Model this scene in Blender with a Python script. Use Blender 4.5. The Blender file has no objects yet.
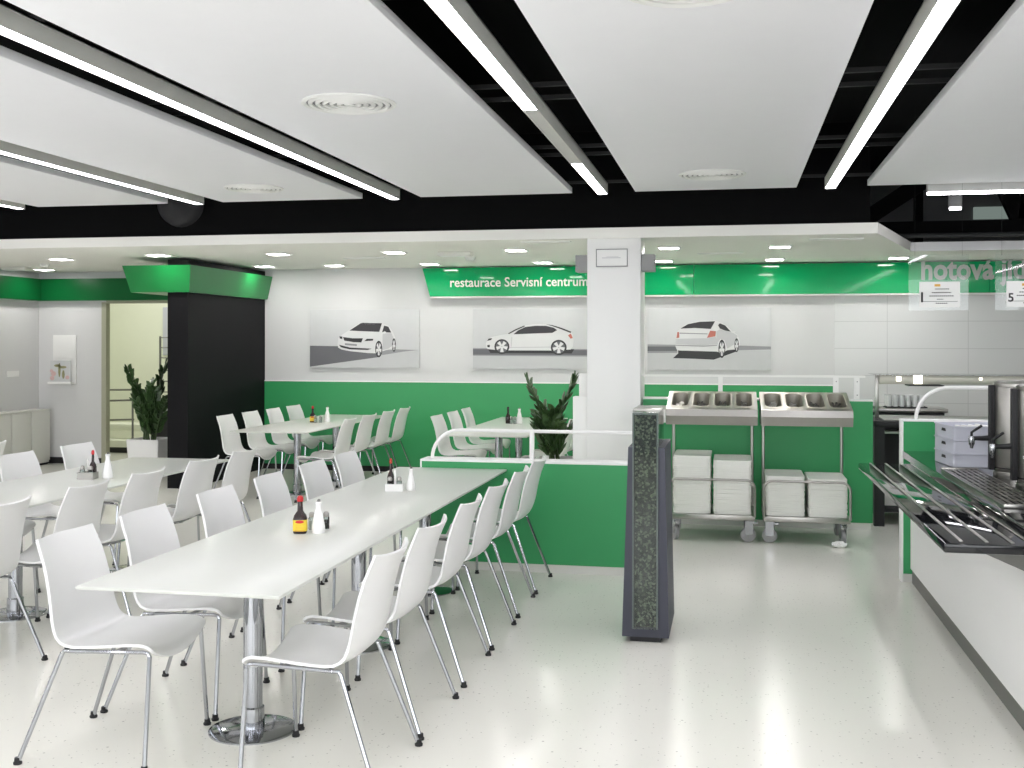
import bpy, bmesh, math, random
from mathutils import Matrix, Vector
PI = math.pi
S = bpy.context.scene
C = S.collection
random.seed(7)

# ------------------------------------------------------------------ camera, world, light, exposure
cam_d = bpy.data.cameras.new('camera')
cam = bpy.data.objects.new('camera', cam_d)
C.objects.link(cam)
S.camera = cam
cam_d.sensor_width = 36.0
cam_d.lens = 36.0 * 1100.0 / 1024.0
cam_d.shift_y = -40.3 / 1024.0
cam_d.clip_start = 0.05
cam.matrix_world = (Matrix.Translation((0, 0, 1.65)) @ Matrix.Rotation(math.radians(11.29), 4, 'Z')
                    @ Matrix.Rotation(PI / 2, 4, 'X') @ Matrix.Rotation(math.radians(0.08), 4, 'Z'))

S.view_settings.view_transform = 'Standard'
S.view_settings.look = 'None'
S.view_settings.gamma = 1.0
S.view_settings.use_curve_mapping = False
S.view_settings.exposure = 0.13

w = bpy.data.worlds.new('daylight')
S.world = w
w.use_nodes = True
w.node_tree.nodes['Background'].inputs[0].default_value = (0.93, 0.97, 1.0, 1)
w.node_tree.nodes['Background'].inputs[1].default_value = 0.9

STRIP = 17.5        # ceiling strips
DOWN = 58.0        # small square downlights of the rear soffit


def area(name, loc, rot, sx, sy, power, col=(1, 1, 1)):
    d = bpy.data.lights.new(name, 'AREA')
    d.shape = 'RECTANGLE'
    d.size, d.size_y, d.energy, d.color = sx, sy, power, col
    o = bpy.data.objects.new(name, d)
    C.objects.link(o)
    o.location = loc
    o.rotation_euler = rot
    return o


# the window front behind the camera
area('window_daylight', (-1.5, -4.2, 1.95), (PI / 2, 0, 0), 14.5, 2.1, 270, (0.95, 0.97, 1.0))
# added fill light along the left wall, short of the cabinets
area('side_fill_light', (-9.25, 3.5, 1.9), (PI / 2, 0, -PI / 2), 9.0, 1.9, 35, (0.95, 0.97, 1.0))
S.cycles.diffuse_bounces = 7
# the lit stair room behind the doorway
area('stair_room_light', (-8.9, 15.4, 3.2), (0, 0, 0), 2.4, 1.6, 44, (1.0, 0.99, 0.95))


# ------------------------------------------------------------------ materials
def lin(c):
    c = c / 255.0
    return c / 12.92 if c <= 0.04045 else ((c + 0.055) / 1.055) ** 2.4


def srgb(r, g, b):
    return (lin(r), lin(g), lin(b), 1.0)


def mat(name, rgb, rough=0.5, metal=0.0, spec=0.5, vary=0.03, scale=8.0, bump=0.0, coat=0.0):
    m = bpy.data.materials.new(name)
    m.use_nodes = True
    nt = m.node_tree
    p = nt.nodes['Principled BSDF']
    p.inputs['Roughness'].default_value = rough
    p.inputs['Metallic'].default_value = metal
    p.inputs['Specular IOR Level'].default_value = spec
    p.inputs['Coat Weight'].default_value = coat
    col = srgb(*rgb)
    tc = nt.nodes.new('ShaderNodeTexCoord')
    no = nt.nodes.new('ShaderNodeTexNoise')
    no.inputs['Scale'].default_value = scale
    no.inputs['Detail'].default_value = 3
    nt.links.new(tc.outputs['Object'], no.inputs['Vector'])
    mx = nt.nodes.new('ShaderNodeMix')
    mx.data_type = 'RGBA'
    mx.inputs[6].default_value = tuple(x * (1 - vary) for x in col[:3]) + (1,)
    mx.inputs[7].default_value = tuple(min(1, x * (1 + vary)) for x in col[:3]) + (1,)
    nt.links.new(no.outputs['Fac'], mx.inputs[0])
    nt.links.new(mx.outputs[2], p.inputs['Base Color'])
    if bump:
        b = nt.nodes.new('ShaderNodeBump')
        b.inputs['Strength'].default_value = bump
        b.inputs['Distance'].default_value = 0.004
        nt.links.new(no.outputs['Fac'], b.inputs['Height'])
        nt.links.new(b.outputs['Normal'], p.inputs['Normal'])
    return m


def emit(name, rgb, strength):
    m = bpy.data.materials.new(name)
    m.use_nodes = True
    nt = m.node_tree
    nt.nodes.clear()
    e = nt.nodes.new('ShaderNodeEmission')
    e.inputs[0].default_value = srgb(*rgb)
    e.inputs[1].default_value = strength
    o = nt.nodes.new('ShaderNodeOutputMaterial')
    nt.links.new(e.outputs[0], o.inputs[0])
    return m


def glass(name, rgb=(235, 245, 240), rough=0.02, mixf=0.85):
    """Thin clear sheet: mostly see-through with a mirror sheen."""
    m = bpy.data.materials.new(name)
    m.use_nodes = True
    nt = m.node_tree
    nt.nodes.clear()
    t = nt.nodes.new('ShaderNodeBsdfTransparent')
    t.inputs[0].default_value = srgb(*rgb)
    g = nt.nodes.new('ShaderNodeBsdfGlossy')
    g.inputs['Roughness'].default_value = rough
    mx = nt.nodes.new('ShaderNodeMixShader')
    fr = nt.nodes.new('ShaderNodeFresnel')
    fr.inputs[0].default_value = 1.5
    o = nt.nodes.new('ShaderNodeOutputMaterial')
    nt.links.new(fr.outputs[0], mx.inputs[0])
    nt.links.new(t.outputs[0], mx.inputs[1])
    nt.links.new(g.outputs[0], mx.inputs[2])
    nt.links.new(mx.outputs[0], o.inputs[0])
    return m


def floor_mat():
    m = mat('vinyl_floor', (233, 232, 223), 0.2, 0, 0.5, 0.02, 1.5)
    nt = m.node_tree
    p = nt.nodes['Principled BSDF']
    src = p.inputs['Base Color'].links[0].from_socket
    tc = nt.nodes.new('ShaderNodeTexCoord')
    fac = None
    for sc, thr in ((18.0, 0.10), (45.0, 0.16)):
        v = nt.nodes.new('ShaderNodeTexVoronoi')
        v.inputs['Scale'].default_value = sc
        nt.links.new(tc.outputs['Object'], v.inputs['Vector'])
        r = nt.nodes.new('ShaderNodeMath')
        r.operation = 'LESS_THAN'
        r.inputs[1].default_value = thr
        nt.links.new(v.outputs['Distance'], r.inputs[0])
        # keep only some of the cells
        s = nt.nodes.new('ShaderNodeSeparateColor')
        nt.links.new(v.outputs['Color'], s.inputs[0])
        k = nt.nodes.new('ShaderNodeMath')
        k.operation = 'LESS_THAN'
        k.inputs[1].default_value = 0.3
        nt.links.new(s.outputs[0], k.inputs[0])
        mu = nt.nodes.new('ShaderNodeMath')
        mu.operation = 'MULTIPLY'
        nt.links.new(r.outputs[0], mu.inputs[0])
        nt.links.new(k.outputs[0], mu.inputs[1])
        if fac is None:
            fac = mu.outputs[0]
        else:
            a = nt.nodes.new('ShaderNodeMath')
            a.operation = 'MAXIMUM'
            nt.links.new(fac, a.inputs[0])
            nt.links.new(mu.outputs[0], a.inputs[1])
            fac = a.outputs[0]
    h = nt.nodes.new('ShaderNodeMath')
    h.operation = 'MULTIPLY'
    h.inputs[1].default_value = 0.5
    nt.links.new(fac, h.inputs[0])
    mx = nt.nodes.new('ShaderNodeMix')
    mx.data_type = 'RGBA'
    nt.links.new(h.outputs[0], mx.inputs[0])
    nt.links.new(src, mx.inputs[6])
    mx.inputs[7].default_value = srgb(120, 118, 110)
    nt.links.new(mx.outputs[2], p.inputs['Base Color'])
    return m


def tile_mat():
    m = mat('white_wall_tile', (215, 216, 215), 0.22, 0, 0.5)
    nt = m.node_tree
    p = nt.nodes['Principled BSDF']
    tc = nt.nodes.new('ShaderNodeTexCoord')
    mp = nt.nodes.new('ShaderNodeMapping')
    mp.inputs['Rotation'].default_value = (PI / 2, 0, 0)
    b = nt.nodes.new('ShaderNodeTexBrick')
    b.offset = 0.0
    b.inputs['Scale'].default_value = 1.0
    b.inputs['Mortar Size'].default_value = 0.004
    b.inputs['Brick Width'].default_value = 0.9
    b.inputs['Row Height'].default_value = 0.32
    b.inputs['Color1'].default_value = srgb(218, 219, 218)
    b.inputs['Color2'].default_value = srgb(216, 217, 216)
    b.inputs['Mortar'].default_value = srgb(196, 197, 196)
    nt.links.new(tc.outputs['Object'], mp.inputs['Vector'])
    nt.links.new(mp.outputs['Vector'], b.inputs['Vector'])
    nt.links.new(b.outputs['Color'], p.inputs['Base Color'])
    return m


def moss_mat():
    m = mat('moss_and_gravel', (50, 60, 48), 0.95, 0, 0.1)
    nt = m.node_tree
    p = nt.nodes['Principled BSDF']
    tc = nt.nodes.new('ShaderNodeTexCoord')
    v = nt.nodes.new('ShaderNodeTexVoronoi')
    v.inputs['Scale'].default_value = 90
    n = nt.nodes.new('ShaderNodeTexNoise')
    n.inputs['Scale'].default_value = 9
    nt.links.new(tc.outputs['Object'], v.inputs['Vector'])
    nt.links.new(tc.outputs['Object'], n.inputs['Vector'])
    s = nt.nodes.new('ShaderNodeSeparateColor')
    nt.links.new(v.outputs['Color'], s.inputs[0])
    a = nt.nodes.new('ShaderNodeMath')
    a.inputs[1].default_value = 0.0
    nt.links.new(s.outputs[0], a.inputs[0])
    r = nt.nodes.new('ShaderNodeValToRGB')
    e = r.color_ramp.elements
    e[0].color = srgb(24, 32, 26)
    e[1].position = 0.9
    e[1].color = srgb(156, 164, 138)
    x = r.color_ramp.elements.new(0.55)
    x.color = srgb(46, 62, 44)
    nt.links.new(a.outputs[0], r.inputs[0])
    nt.links.new(r.outputs[0], p.inputs['Base Color'])
    return m


M = {}
M['floor'] = floor_mat()
M['tile'] = tile_mat()
M['moss'] = moss_mat()
M['wall'] = mat('white_wall_paint', (214, 214, 214), 0.6, vary=0.01)
M['ceiling'] = mat('ceiling_board', (244, 244, 248), 0.75, vary=0.01)
M['soffit'] = mat('soffit_paint', (247, 246, 240), 0.7, vary=0.006)
M['cream'] = mat('cream_stair_wall', (226, 229, 212), 0.6, vary=0.015)
M['black'] = mat('black_void_paint', (13, 13, 14), 0.8, spec=0.1)
M['blackwall'] = mat('black_wall_panel', (17, 17, 19), 0.6, spec=0.15)
M['darkgrey'] = mat('dark_grey_steel', (46, 47, 48), 0.6)
M['railblack'] = mat('black_rail_paint', (44, 44, 45), 0.7)
M['midgrey'] = mat('mid_grey_paint', (150, 150, 150), 0.6)
M['roofgrey'] = mat('roof_grey_paint', (116, 117, 117), 0.8)
M['green'] = mat('green_wall_paint', (52, 154, 92), 0.42, vary=0.02)
M['green_glass'] = mat('green_lacquered_glass', (0, 160, 94), 0.05, spec=0.35, vary=0.01)
M['green_band_shaded'] = mat('shaded_green_gloss_board', (6, 92, 44), 0.3, spec=0.3, vary=0.02)  # fascia green with the shade on the left band put into its colour
M['green_fascia'] = mat('green_gloss_board', (6, 118, 54), 0.3, vary=0.02)
M['chair'] = mat('white_chair_plastic', (227, 227, 226), 0.32, vary=0.006)
M['table'] = mat('white_compact_laminate', (202, 204, 197), 0.28, vary=0.006)
M['chrome'] = mat('chrome', (172, 174, 178), 0.09, 1.0, vary=0.01)
M['steel'] = mat('brushed_steel', (172, 170, 165), 0.3, 1.0, vary=0.04, scale=20)
M['pan'] = mat('dull_pan_steel', (178, 175, 164), 0.42, 0.85, vary=0.04, scale=20)
M['cutlery'] = mat('dark_cutlery', (48, 46, 44), 0.3, 0.6, vary=0.3, scale=40)
M['darksteel'] = mat('dull_steel_plinth', (120, 120, 116), 0.42, 0.7, vary=0.05)
M['rubber'] = mat('black_rubber', (22, 22, 24), 0.6)
M['white'] = mat('white_lacquer', (238, 238, 236), 0.4, vary=0.008)
M['offwhite'] = mat('off_white_plastic', (218, 218, 212), 0.45, vary=0.01)
M['tray'] = mat('pale_grey_tray', (236, 236, 230), 0.4, vary=0.015)
M['granite'] = mat('black_polished_stone', (24, 25, 27), 0.05, vary=0.02, scale=60)
M['slate'] = mat('dark_slate_laminate', (56, 58, 70), 0.5, vary=0.05, scale=30)
M['bluecrate'] = mat('pale_blue_grey_plastic', (192, 194, 204), 0.45)
M['leaf'] = mat('glossy_dark_leaf', (66, 92, 54), 0.3, vary=0.35, scale=14)
M['stem'] = mat('green_stem', (62, 84, 44), 0.45, vary=0.1)
M['soil'] = mat('dark_soil', (40, 34, 28), 0.95, vary=0.4, scale=60)
M['sauce'] = mat('dark_brown_glass', (34, 14, 10), 0.08, vary=0.05)
M['yellow'] = mat('yellow_label', (232, 205, 60), 0.5)
M['red'] = mat('red_plastic', (196, 30, 34), 0.35)
M['redbrown'] = mat('orange_red_cap', (190, 70, 50), 0.4)
M['paper'] = mat('white_paper', (238, 238, 236), 0.7, vary=0.005)
M['ink'] = mat('black_ink', (25, 25, 27), 0.6)
M['orange'] = mat('orange_print', (222, 170, 70), 0.6)
M['pepper'] = mat('ground_pepper', (66, 62, 56), 0.8, vary=0.4, scale=200)
M['salt'] = mat('white_salt', (225, 225, 222), 0.8)
M['letter'] = mat('pale_letter_film', (222, 228, 222), 0.4)
M['letter_grey'] = mat('grey_letter_film', (176, 182, 176), 0.35)
M['glass'] = glass('clear_sheet_glass', (252, 253, 253))
M['tintglass'] = glass('greenish_sheet_glass', (226, 232, 228))
M['tumbler'] = mat('pale_frosted_glass', (228, 230, 229), 0.15)
M['shaker'] = glass('clear_jar_glass', (225, 232, 230), 0.05)
M['strip'] = emit('white_strip_diffuser', (251, 249, 255), STRIP)
M['stripoff'] = mat('unlit_strip_diffuser', (205, 203, 200), 0.5)
M['down'] = emit('downlight_diffuser', (255, 251, 249), DOWN)
M['lampwarm'] = emit('heat_lamp_glow', (255, 246, 225), 5.0)
M['dish'] = mat('white_porcelain', (240, 240, 238), 0.18)
M['print_sky'] = mat('print_pale_grey', (204, 205, 206), 0.5)
M['print_floor'] = mat('print_floor_grey', (196, 197, 198), 0.5)
M['print_dark'] = mat('print_dark_grey', (104, 104, 108), 0.5, vary=0.08, scale=3)
M['print_mid'] = mat('print_mid_grey', (150, 150, 153), 0.5)
M['print_shadow'] = mat('print_shadow_black', (52, 52, 54), 0.5)
M['print_car'] = mat('print_car_white', (222, 222, 222), 0.5)
M['print_car2'] = mat('print_car_silver', (196, 196, 198), 0.5)
M['print_glass'] = mat('print_window_black', (58, 56, 60), 0.5, vary=0.15, scale=4)
M['print_red'] = mat('print_lamp_red', (188, 112, 100), 0.5)
M['flower'] = mat('print_pink_flower', (214, 180, 178), 0.6, vary=0.1, scale=30)
M['flower2'] = mat('print_olive_leaf', (150, 148, 110), 0.6, vary=0.2, scale=30)


# ------------------------------------------------------------------ mesh helpers
class MB:
    def __init__(s):
        s.v, s.f, s.mi = [], [], []

    def add(s, vs, fs, m=0):
        b = len(s.v)
        s.v.extend(tuple(x) for x in vs)
        s.f.extend(tuple(b + i for i in q) for q in fs)
        s.mi.extend([m] * len(fs))
        return s

    def box(s, x0, x1, y0, y1, z0, z1, bev=0.0, m=0):
        bm = bmesh.new()
        bmesh.ops.create_cube(bm, size=1.0)
        for v in bm.verts:
            v.co = Vector((x0 + (v.co.x + .5) * (x1 - x0), y0 + (v.co.y + .5) * (y1 - y0), z0 + (v.co.z + .5) * (z1 - z0)))
        if bev > 0:
            bmesh.ops.bevel(bm, geom=list(bm.edges), offset=bev, segments=2, profile=0.5, affect='EDGES')
        s.bm(bm, m)
        return s

    def bm(s, bm, m=0):
        bm.verts.index_update()
        s.add([v.co[:] for v in bm.verts], [[v.index for v in f.verts] for f in bm.faces], m)
        bm.free()

    def lathe(s, prof, cx=0, cy=0, n=24, m=0, z0=0.0):
        """prof: list of (r, z)."""
        vs, fs = [], []
        for (r, z) in prof:
            for k in range(n):
                a = 2 * PI * k / n
                vs.append((cx + r * math.cos(a), cy + r * math.sin(a), z0 + z))
        for i in range(len(prof) - 1):
            for k in range(n):
                a, b = i * n + k, i * n + (k + 1) % n
                fs.append((a, b, b + n, a + n))
        if prof[0][0] > 1e-5:
            fs.append(tuple(reversed(range(n))))
        if prof[-1][0] > 1e-5:
            fs.append(tuple((len(prof) - 1) * n + k for k in range(n)))
        return s.add(vs, fs, m)

    def tube(s, pts, r, n=8, m=0, r2=None):
        pts = [Vector(p) for p in pts]
        N = len(pts)
        vs, fs = [], []
        t = (pts[1] - pts[0]).normalized()
        up = Vector((0, 0, 1)) if abs(t.z) < 0.9 else Vector((1, 0, 0))
        u = t.cross(up).normalized()
        for i, p in enumerate(pts):
            if i == 0:
                d = (pts[1] - pts[0]).normalized()
            elif i == N - 1:
                d = (pts[-1] - pts[-2]).normalized()
            else:
                d = ((pts[i + 1] - p).normalized() + (p - pts[i - 1]).normalized()).normalized()
            u = (u - d * u.dot(d)).normalized()
            vv = d.cross(u)
            rr = r if r2 is None else r + (r2 - r) * i / (N - 1)
            for k in range(n):
                a = 2 * PI * k / n
                vs.append(p + (u * math.cos(a) + vv * math.sin(a)) * rr)
        for i in range(N - 1):
            for k in range(n):
                a, b = i * n + k, i * n + (k + 1) % n
                fs.append((a, b, b + n, a + n))
        fs.append(tuple(reversed(range(n))))
        fs.append(tuple((N - 1) * n + k for k in range(n)))
        return s.add(vs, fs, m)

    def prism(s, poly, axis, a0, a1, m=0, caps=(True, True)):
        """Extrude a 2D polygon: axis 'x' -> poly is (y,z); 'y' -> (x,z); 'z' -> (x,y)."""
        def P(q, a):
            return {'x': (a, q[0], q[1]), 'y': (q[0], a, q[1]), 'z': (q[0], q[1], a)}[axis]
        n = len(poly)
        vs = [P(q, a0) for q in poly] + [P(q, a1) for q in poly]
        fs = [(i, (i + 1) % n, n + (i + 1) % n, n + i) for i in range(n)]
        if caps[0]:
            fs.append(tuple(reversed(range(n))))
        if caps[1]:
            fs.append(tuple(range(n, 2 * n)))
        return s.add(vs, fs, m)

    def loops(s, rings, m=0, cap0=True, cap1=True):
        """Bridge equal-length vertex rings."""
        n = len(rings[0])
        vs = [p for r in rings for p in r]
        fs = []
        for i in range(len(rings) - 1):
            for k in range(n):
                a, b = i * n + k, i * n + (k + 1) % n
                fs.append((a, b, b + n, a + n))
        if cap0:
            fs.append(tuple(reversed(range(n))))
        if cap1:
            fs.append(tuple((len(rings) - 1) * n + k for k in range(n)))
        return s.add(vs, fs, m)

    def xf(s, mtx):
        s.v = [tuple(mtx @ Vector(p)) for p in s.v]
        return s


def rrect(w, d, r, z, n=4, cx=0, cy=0):
    out = []
    for (sx, sy, a0) in ((1, 1, 0), (-1, 1, PI / 2), (-1, -1, PI), (1, -1, 1.5 * PI)):
        for k in range(n + 1):
            a = a0 + PI / 2 * k / n
            out.append((cx + sx * (w / 2 - r) + r * math.cos(a), cy + sy * (d / 2 - r) + r * math.sin(a), z))
    return out


def obj(name, mb, mats, parent=None, angle=35, loc=None, label=None, fix=True):
    me = bpy.data.meshes.new(name)
    me.from_pydata(mb.v, [], mb.f)
    if not isinstance(mats, (list, tuple)):
        mats = [mats]
    for m in mats:
        me.materials.append(m)
    me.polygons.foreach_set('material_index', mb.mi)
    if fix:
        b = bmesh.new()
        b.from_mesh(me)
        bmesh.ops.recalc_face_normals(b, faces=b.faces)
        b.to_mesh(me)
        b.free()
    me.polygons.foreach_set('use_smooth', [True] * len(me.polygons))
    me.set_sharp_from_angle(angle=math.radians(angle))
    me.update()
    o = bpy.data.objects.new(name, me)
    C.objects.link(o)
    if parent is not None:
        o.parent = parent
    if loc is not None:
        o.location = loc
    if label:
        o['label'] = label
    return o


def tag(o, label, cat, group=None, kind=None):
    o['label'] = label
    o['category'] = cat
    if group:
        o['group'] = group
    if kind:
        o['kind'] = kind
    return o


def thing(name, label, cat, loc=(0, 0, 0), rz=0.0, group=None):
    o = bpy.data.objects.new(name, None)
    o.empty_display_size = 0.1
    C.objects.link(o)
    o.location = loc
    o.rotation_euler = (0, 0, rz)
    return tag(o, label, cat, group)


def struct(name, mb, m, **k):
    o = obj(name, mb, m, **k)
    if o.parent is None:
        o['kind'] = 'structure'
    return o


def dup(o, parent=None, label=None, group=None):
    kids = list(o.children)
    c = o.copy()
    C.objects.link(c)
    c.parent = parent
    for k in kids:
        dup(k, c)
    if label:
        c['label'] = label
    if group:
        c['group'] = group
    return c


def text_mb(txt, size, depth, bold=0.0):
    cu = bpy.data.curves.new('lettering', 'FONT')
    cu.body = txt
    cu.size = size
    cu.extrude = depth
    cu.offset = bold
    cu.resolution_u = 3
    t = bpy.data.objects.new('lettering', cu)
    C.objects.link(t)
    bpy.context.view_layer.update()
    dg = bpy.context.evaluated_depsgraph_get()
    me = bpy.data.meshes.new_from_object(t.evaluated_get(dg))
    mb = MB()
    mb.add([v.co[:] for v in me.vertices], [tuple(p.vertices) for p in me.polygons])
    bpy.data.objects.remove(t)
    bpy.data.curves.remove(cu)
    bpy.data.meshes.remove(me)
    return mb


def text_wall(name, txt, x0, z0, y, width, mt, parent=None, bold=0.0, depth=0.004, label=None, kz=1.0):
    """Lettering standing on a wall that faces -Y, scaled to the given width."""
    mb = text_mb(txt, 1.0, 0.0, bold)
    xs = [p[0] for p in mb.v]
    k = width / (max(xs) - min(xs))
    xm = min(xs)
    front = [(x0 + (p[0] - xm) * k, y - depth, z0 + p[1] * k * kz) for p in mb.v]
    mb.v = front
    return obj(name, mb, mt, parent, label=label, fix=False)


# ------------------------------------------------------------------ the room shell
BW = 13.6      # back wall
LW = -9.37     # left wall
RW = 5.6       # right wall
FR = -4.6      # window front, behind the camera
SOF = 2.62     # rear soffit height
BEAM = 10.05   # face of the rear soffit

struct('floor', MB().box(LW - 1.9, RW + .2, FR, 17.2, -0.2, 0.0), M['floor'])
struct('ceiling', MB().box(LW - .2, RW + .2, FR, BW + .3, 3.6, 3.75), M['black'])

wl = MB().box(LW - .2, LW, FR, BW + .2, 0, 3.6)
struct('wall_left', wl, M['wall'])
struct('wall_right', MB().box(RW, RW + .2, FR, BW + .2, 0, 3.6), M['wall'])
DX0, DX1 = -8.335, -6.75
struct('wall_back', MB().box(LW, DX0 - .07, BW, BW + .06, 0, 3.6).box(DX0 - .07, DX1, BW, BW + .06, 2.205, 3.6)
       .box(DX1, 1.2, BW, BW + .06, 0, 3.6), M['wall'])
struct('wall_kitchen', MB().box(1.2, RW, BW - .01, BW + .06, 0, 2.62), M['tile'])
struct('wall_kitchen_upper', MB().box(1.2, RW, BW - .01, BW + .06, 2.62, 3.6), M['roofgrey'])
struct('trim_dado', MB().box(-6.04, 1.2, BW - .012, BW - .001, 0.07, 1.152), M['green'])
struct('trim_dado_cap', MB().box(-6.04, 1.2, BW - .016, BW - .001, 1.152, 1.166), M['white'])
struct('baseboard_back', MB().box(-6.04, 1.2, BW - .02, BW - .001, 0, 0.07).box(LW, DX0 - .07, BW - .02, BW - .001, 0, .085), M['rubber'])
struct('baseboard_left', MB().box(LW + .001, LW + .02, 4, BW - .02, 0, 0.085), M['rubber'])
# doorway to the stair room
dr = MB().box(DX0 - .07, DX0, BW - .02, BW + .07, 0, 2.205).box(DX0, DX1, BW - .02, BW + .07, 2.19, 2.23)
struct('door_1', dr, mat('grey_green_door_frame', (172, 172, 150), 0.4))
sr = MB().box(-11.2, -11.0, BW + .06, 17.0, 0, 3.3).box(-11.2, -5.0, 16.9, 17.1, 0, 3.3).box(-5.2, -5.0, BW + .06, 17, 0, 3.3)
sr.box(-11.2, -5.0, BW + .06, 17.1, 3.3, 3.4).box(-11.2, LW - .2, BW, BW + .06, 0, 3.4)
struct('wall_stair_room', sr, M['cream'])

# black wall stub beside the door
struct('wall_black', MB().box(-6.29, -6.04, 11.5, BW, 0, 2.6), M['blackwall'])
# rear soffit with slanted corner
poly = [(LW, BEAM), (1.25, BEAM), (1.815, 12.0), (RW, 12.0), (RW, BW), (LW, BW)]
struct('ceiling_soffit', MB().prism([(x, y) for x, y in poly], 'z', SOF, SOF + .04), M['soffit'])
fas = MB().box(LW, 1.25, BEAM - .02, BEAM, SOF - .004, SOF + .092)
fas.prism([(1.25, BEAM - .02), (1.815, 11.98), (1.815, 12.0), (1.23, BEAM)], 'z', SOF - .004, SOF + .092)
struct('trim_fascia', fas, M['soffit'])
struct('trim_kitchen_fascia', MB().box(1.815, RW, 11.97, 12.0, SOF - .006, SOF + .085), mat('satin_grey_fascia', (196, 196, 196), 0.35, 0.2))
struct('trim_beam', MB().box(LW, 1.19, BEAM + .02, BEAM + .14, SOF + .04, 3.6), M['black'])
k = 0
for y in (2.1, 2.42, 4.0, 4.32, 5.95, 6.27, 7.85, 8.18, 9.62):
    k += 1
    struct('trim_ceiling_rail_%d' % k, MB().box(LW, RW, y - .012, y + .012, 3.06, 3.085), M['railblack'])

# column
struct('column', MB().box(-1.305, -0.815, 10.07, 10.56, 0, SOF, .004), M['white'])

# green bands
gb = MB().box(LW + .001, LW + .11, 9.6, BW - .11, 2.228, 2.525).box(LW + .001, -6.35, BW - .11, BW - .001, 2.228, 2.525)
struct('trim_green_band', gb, M['green_band_shaded'])
t = MB()
bot = [(-6.72, 11.45), (-6.0, 11.45), (-6.0, BW - .01), (-6.72, BW - .12)]
top = [(-6.77, 11.35), (-5.93, 11.35), (-5.93, BW - .01), (-6.77, BW - .12)]
t.loops([[(x, y, 2.228) for x, y in bot], [(x, y, 2.527) for x, y in top]])
struct('trim_green_box', t, M['green_fascia'])

# ------------------------------------------------------------------ ceiling panels, strips, diffusers
PX = [(-8.40, -7.05), (-6.50, -5.15), (-4.60, -3.25), (-2.71, -1.352), (-.81, .527), (1.09, 2.45), (2.99, 4.35)]
PL = ['at the far left edge, mostly out of view', 'left of the dark dome on the beam', 'with the smaller round vent near the left strips',
      'with a round vent, left of the middle light strip', 'with two round vents, between the two bright strips',
      'on the right above the kitchen counter', 'at the far right, out of the photo']
for (a, b), l in zip(PX, PL):
    tag(obj('ceiling_panel', MB().box(a, b, FR + .3, 9.42, 2.95, 3.0, .003), M['ceiling']),
        'long white suspended ceiling panel ' + l, 'ceiling panel', 'suspended white ceiling panels')


def strip(x, segs, label, y0=-4.0, y1=9.36, off=()):
    r = thing('strip_light', label, 'light', (x, 0, 0), 0, 'long ceiling light strips')
    obj('housing', MB().box(-.043, -.039, y0, y1, 2.925, 3.018).box(.039, .043, y0, y1, 2.925, 3.018)
        .box(-.043, .043, y0, y1, 3.010, 3.018).box(-.043, .043, y1 - .003, y1, 2.925, 3.018), M['offwhite'], r)
    for i, (a, b) in enumerate(segs):
        obj('diffuser', MB().box(-.0385, .0385, a + .003, b - .003, 2.928, 2.945), M['stripoff' if i in off else 'strip'], r)


ST = [-4.0, -2.5, -1.0, .5, 2.0, 3.5, 5.0, 6.5, 8.0, 9.355]
sg = [(ST[i], ST[i + 1]) for i in range(len(ST) - 1)]
strip(-8.5, sg, 'added fill light strip on the ceiling beyond the left edge of the photo')  # strip added out of view to brighten the left rear corner
strip(-6.64, sg, 'long white ceiling light strip at the far left edge of the photo')
strip(-4.80, sg, 'long white ceiling light strip ending just above the dark dome')
strip(-2.925, sg, 'long white ceiling light strip ending above the picture of the car front')
s3 = [(ST[i], ST[i + 1]) for i in range(6)] + [(5.0, 5.92), (5.92, 7.75), (7.75, 9.355)]
strip(-1.08, s3, 'long ceiling light strip with an unlit grey piece, ending near the white column', off=(7,))
strip(0.79, sg, 'long bright ceiling light strip on the right, between two black gaps')

strip(2.72, sg, 'added fill light strip over the drinks counter, outside the photo')  # strip added out of view to lift the light on the right
strip(4.6, sg, 'added fill light strip by the wall behind the counter, outside the photo')  # another unseen strip added for more light on the right side
# short strip hanging across the kitchen, and a small spotlight
r = thing('strip_light', 'short white light strip hung sideways in front of the kitchen, top right', 'light', (1.61, 9.75, 0), 0)
obj('housing', MB().box(0, 2.4, -.04, .04, 2.925, 3.0), M['white'], r)
obj('diffuser', MB().box(.005, 2.395, -.036, .036, 2.908, 2.926), M['strip'], r)
for x in (.015, 1.2):
    obj('rod', MB().tube([(x, 0, 3.0), (x, 0, 3.6)], .004, 6), M['black'], r)
r = thing('spotlight', 'small grey box spotlight glowing under the dark roof truss at top right', 'light', (2.04, 10.85, 0), -.2)
obj('housing', MB().box(-.06, .06, -.07, .07, 2.92, 3.03, .006), M['midgrey'], r)
obj('diffuser', MB().box(-.05, .05, -.06, .06, 2.908, 2.921), M['strip'], r)
obj('bracket', MB().box(-.015, .015, -.015, .015, 3.03, 3.6).box(-.12, .12, -.02, .02, 3.03, 3.05), M['black'], r)

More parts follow.
